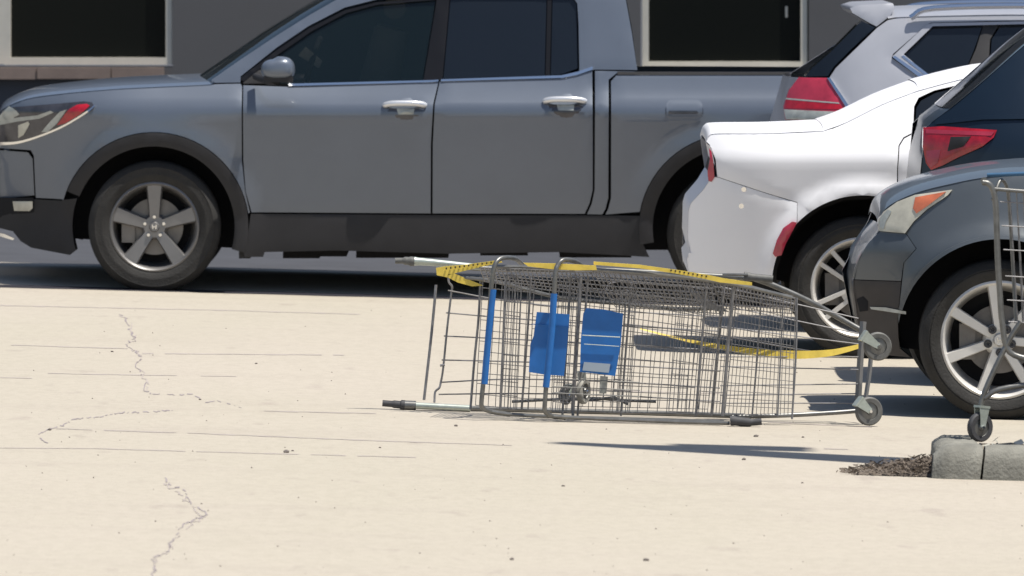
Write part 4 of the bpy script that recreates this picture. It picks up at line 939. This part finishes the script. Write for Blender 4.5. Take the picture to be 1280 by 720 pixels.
    plate('bumper_strip', [(742,327),(800,331),(850,338),(884,343.5),(905,348),(940,353),(940,357),(900,353),(880,348.5),(845,342),(800,335.5),(742,331)], 0.01, 0.012, M['yellowp'], root, L)
    pts = [(800,411,0.55),(840,421,0.54),(880,430,0.52),(920,437,0.50),(960,442,0.48),(1000,443.5,0.46),(1035,441.5,0.45),(1058,437,0.45),(1073,433,0.45)]
    wd = [0.8, 1.4, 2.6, 3.8, 4.8, 5.0, 4.2, 3.4, 2.8]; P1 = crv([Q(x, y-h_, c_) for (x, y, c_), h_ in zip(pts, wd)], 5); P2 = crv([Q(x, y+h_, c_-0.006) for (x, y, c_), h_ in zip(pts, wd)], 5)
    k = len(P1); V = P1+P2+[p+Vector((0, 0.003, 0)) for p in P1]+[p+Vector((0, 0.003, 0)) for p in P2]; fc = []
    for i in range(k-1): fc += [(i, k+i, k+i+1, i+1), (2*k+i, 2*k+i+1, 3*k+i+1, 3*k+i), (i, i+1, 2*k+i+1, 2*k+i), (k+i, 3*k+i, 3*k+i+1, k+i+1)]
    o = link('loose_strip', V, fc, M['yellowp'], root, True, 40); rebase(o, L); o['label'] = 'yellow strip sagging towards the castors'
    b = MB()
    for i in range(9):
        x = 838+i*5.5; y = 338.5+i*0.95; a = Q(x, y+0.4, 0); c2 = Q(x+1.7, y-1.6, 0); b.box((a.x, CN+0.002, a.z), (c2.x, CN+0.0105, c2.z))
    b.build('printed_marks', M['clad'], root, L, False)
fallen_front()

# ------------------------------------------------------------ island, upright trolley, litter, added shadow post
def island():
    zt = 0.135
    root = bpy.data.objects.new('kerb_island', None); COL.objects.link(root); root.location = (1.67, 38.4, 0); root['kind'] = 'structure'
    Lr = root.location
    def stone(x0, x1, y0, y1, slant=0.0, endl=False):
        # cross section with a battered front and rounded shoulders, swept along X with worn ends
        prof = [(0.0, -0.03), (0.004, 0.03), (0.012, 0.075), (0.024, 0.105), (0.046, 0.125), (0.075, 0.134), (0.11, 0.136), (y1-y0-0.05, 0.134), (y1-y0-0.02, 0.12), (y1-y0, 0.09), (y1-y0, -0.03)]
        n = 14; V = []; fc = []; m = len(prof); cy = (y1-y0)/2
        for i in range(n+1):
            t = i/n; e0 = t*(x1-x0); e1 = (1-t)*(x1-x0)
            for k, (py, pz) in enumerate(prof):
                rr_ = 0.075 if endl else 0.012
                d0 = max(0, 1-e0/rr_); d1 = max(0, 1-e1/0.012)
                sh = d0*d0*(0.045 if endl else 0.008)+d1*d1*0.008
                hz = pz-(sh if pz > 0.02 else 0); yy = cy+(py-cy)*(1-sh*1.2/max(0.1, y1-y0))
                X = x0+e0+slant*pz*(1 if not endl or i > 0 else 0)+(pz*0.10 if endl and i == 0 else 0)
                V.append((X+rnd.uniform(-1, 1)*0.0012, y0+yy+rnd.uniform(-1, 1)*0.0016, gz(X)+hz+rnd.uniform(-1, 1)*0.0016))
        for i in range(n):
            for k in range(m-1): fc.append((i*m+k, (i+1)*m+k, (i+1)*m+k+1, i*m+k+1))
        fc.append(tuple(reversed(range(m)))); fc.append(tuple(n*m+k for k in range(m)))
        o = link('kerb_stone', V, fc, M['kerb'], root, True, 50); o.data.transform(Matrix.Translation(-Lr))
    x = 1.672
    for i, w_ in enumerate((0.205, 0.60, 0.60, 0.60, 0.60, 0.60, 0.60)):
        stone(x+0.005, x+w_-0.004, 38.42, 38.66, 0.12 if i < 2 else 0.02, i == 0); x += w_
    for j in range(2): stone(1.69+0.01*j, 1.88, 38.67+0.30*j, 38.95+0.30*j, 0, True)
    n = 60; V = []; fc = []; mI = 14
    for j in range(mI+1):
        for i in range(n+1):
            X = 1.90+ 3.9*i/n; Y = 38.64+0.62*j/mI
            e = min(1, j/2, (mI-j)/2)
            V.append((X, Y, gz(X)+0.085*e+0.02+rnd.uniform(-0.008, 0.012)*e))
    for j in range(mI):
        for i in range(n): fc.append((j*(n+1)+i, j*(n+1)+i+1, (j+1)*(n+1)+i+1, (j+1)*(n+1)+i))
    o = link('soil_bed', V, fc, M['soil'], root, True); o.data.transform(Matrix.Translation(-Lr))
    b = MB()                                     # dry litter blown against the island
    for i in range(1500):
        t = rnd.random()**0.6; X = 1.33+0.40*t + rnd.uniform(-0.03, 0.02); hgt = 0.012+0.075*t
        Y = 38.60+rnd.uniform(-0.10, 0.16); Z = gz(X)+rnd.random()*hgt; s = rnd.uniform(0.003, 0.013); a = rnd.uniform(0, 6.3); t2 = rnd.uniform(-1, 1)
        u = Vector((math.cos(a), math.sin(a)*0.6, t2*0.6))*s; v = Vector((-math.sin(a)*0.4, 0.3, math.cos(a)*0.5))*s*0.6; c = Vector((X, Y, Z+0.004))
        b.add([c-u-v, c+u-v, c+u+v, c-u+v], [(0, 1, 2, 3)])
    b.add([(1.36,38.54,gz(1.36)+0.002),(1.70,38.50,gz(1.7)+0.004),(1.70,38.76,gz(1.7)+0.07),(1.50,38.74,gz(1.5)+0.035)], [(0,1,2,3)])
    o = b.build('leaf_litter', M['litter'], None, None, False); o['kind'] = 'stuff'; o['label'] = 'dark dry leaf litter heaped against the kerb end'
    b = MB()
    for i in range(170):
        X = rnd.uniform(1.9, 5.6); Y = rnd.uniform(38.68, 39.2); Z = gz(X)+0.10+rnd.random()*0.03; s = rnd.uniform(0.008, 0.022)
        a = rnd.uniform(0, 6.3); u = Vector((math.cos(a), math.sin(a), 0.3))*s; v = Vector((-math.sin(a), math.cos(a), 0.8))*s*0.5; c = Vector((X, Y, Z))
        b.add([c-u-v, c+u-v, c+u+v, c-u+v], [(0, 1, 2, 3)])
    o = b.build('dry_grass_tufts', M['cream'], None, None, False); o['kind'] = 'stuff'; o['label'] = 'pale dry grass scraps on the island soil'
island()

def upright():
    DU = 38.95; s = F/DU
    p0 = PX(1260, 0, DU); L = Vector((p0.x, DU+0.3, gz(p0.x)+0.11))
    root = thing('shopping_trolley', 'upright trolley standing on the kerb island at the right edge of the photo', 'trolley', L)
    S = M['steel']; Tb = M['tube']
    def P(x, y, c=0): return PX(x, y, DU+c)
    def TT(name, pts, r, m=Tb, n=10, sm=True):
        b = MB(); Pp = [P(*q) for q in pts]; b.tube(crv(Pp, 5) if sm and len(Pp) > 2 else Pp, r, n); return b.build(name, m, root, L)
    for c in (0.0, 0.52):
        TT('upright_tube', [(1228,228,c),(1236,230,c),(1242,240,c),(1245,262,c),(1247,320,c),(1250,370,c),(1253,405,c),(1262,440,c),(1300,452,c)], 0.0125)
        TT('rear_leg', [(1276,402,c),(1262,424,c),(1243,462,c),(1230,492,c),(1226,506,c)], 0.0115)
        TT('base_rail', [(1230,498,c),(1262,484,c+0.01),(1400,470,c*0.8+0.05),(1520,470,c*0.6+0.10)], 0.0115)
        TT('basket_rim', [(1240,236,c),(1290,240,c),(1400,248,c*0.9+0.02),(1530,258,c*0.75+0.06)], 0.008)
        o = castor(1225, 534, c, 0.060, root, L, D=DU, tilt=R(35), fork=(3,-24))
        o.data = o.data.copy(); o.data.materials[0] = M['rubber']
        castor(1520, 536, c*0.6+0.10, 0.060, root, L, D=DU, tilt=0, fork=(0,-24))
    b = MB(); b.tube([P(1230,226,0.0), P(1230,226,0.52)], 0.0145, 12); b.build('handle', Tb, root, L)
    b = MB(); b.tube([P(1234,219,0.06), P(1310,216,0.02)], 0.009, 10)
    b.build('grip', M['dullblue'], root, L)
    TT('seat_bar', [(1241,250,0.0),(1250,226,0.05),(1258,232,0.08),(1262,260,0.1),(1266,330,0.1),(1270,404,0.08)], 0.0075)
    b = MB()
    for i in range(30):
        x0 = 1262 + i*8.5; b.tube([P(x0, 240, 0.004), P(x0+10-i*0.1, 402+i*0.8, 0.03)], 0.0032, 6, False)
        b.tube([P(x0, 240, 0.50), P(x0+8-i*0.1, 402+i*0.8, 0.46)], 0.0030, 6, False)
    for y in (252, 282, 312, 345, 375, 402):
        b.tube([P(1250+ (y-252)*0.07, y, 0.0), P(1520, y+16, 0.06)], 0.0030, 6, False); b.tube([P(1250+(y-252)*0.07, y, 0.52), P(1520, y+16, 0.42)], 0.0030, 6, False)
    for i in range(9): b.tube([P(1270+i*28, 404+i*2.6, 0.02), P(1270+i*28, 404+i*2.6, 0.48)], 0.0030, 6, False)
    for i in range(9): b.tube([P(1251, 250+i*18, 0.0), P(1251, 250+i*18, 0.52)], 0.0028, 6, False)
    o = b.build('basket_wires', S, root, L); o['kind'] = 'stuff'
M['dullblue'] = mat('dull_blue_plastic', (0.03, 0.10, 0.20), 0.5, noise=0.1)
M['pale'] = mat('pale_blue_plastic', (0.30, 0.42, 0.60), 0.5, noise=0.1)
upright()

def shadow_post():  # unseen post added so that its shadow falls across the ground
    X, Y = 3.35, 38.35; z0 = gz(X)+0.13; Ht = 9.4
    root = thing('shadow_post', 'unseen tall tapered post on the kerb island, added to cast a long ground shadow', 'shadow caster', (X, Y+0.35, z0))
    b = MB(); b.tube([(0, 0, 0), (0, 0, 0.12)], 0.48, 20); b.build('base', M['kerb'], root)
    b = MB(); b.tube([(0, 0, 0.12), (0, 0, 3), (0, 0, Ht)], [0.40, 0.34, 0.10], 20); b.build('pole', M['tube'], root)
    b = MB(); b.tube([(0, 0, Ht-0.1), (0.5, 0, Ht+0.05)], 0.04, 10); b.build('arm', M['tube'], root)
    b = MB(); b.box((0.45, -0.16, Ht), (1.0, 0.16, Ht+0.12)); b.build('post_head', M['clad'], root, None, False)
shadow_post()
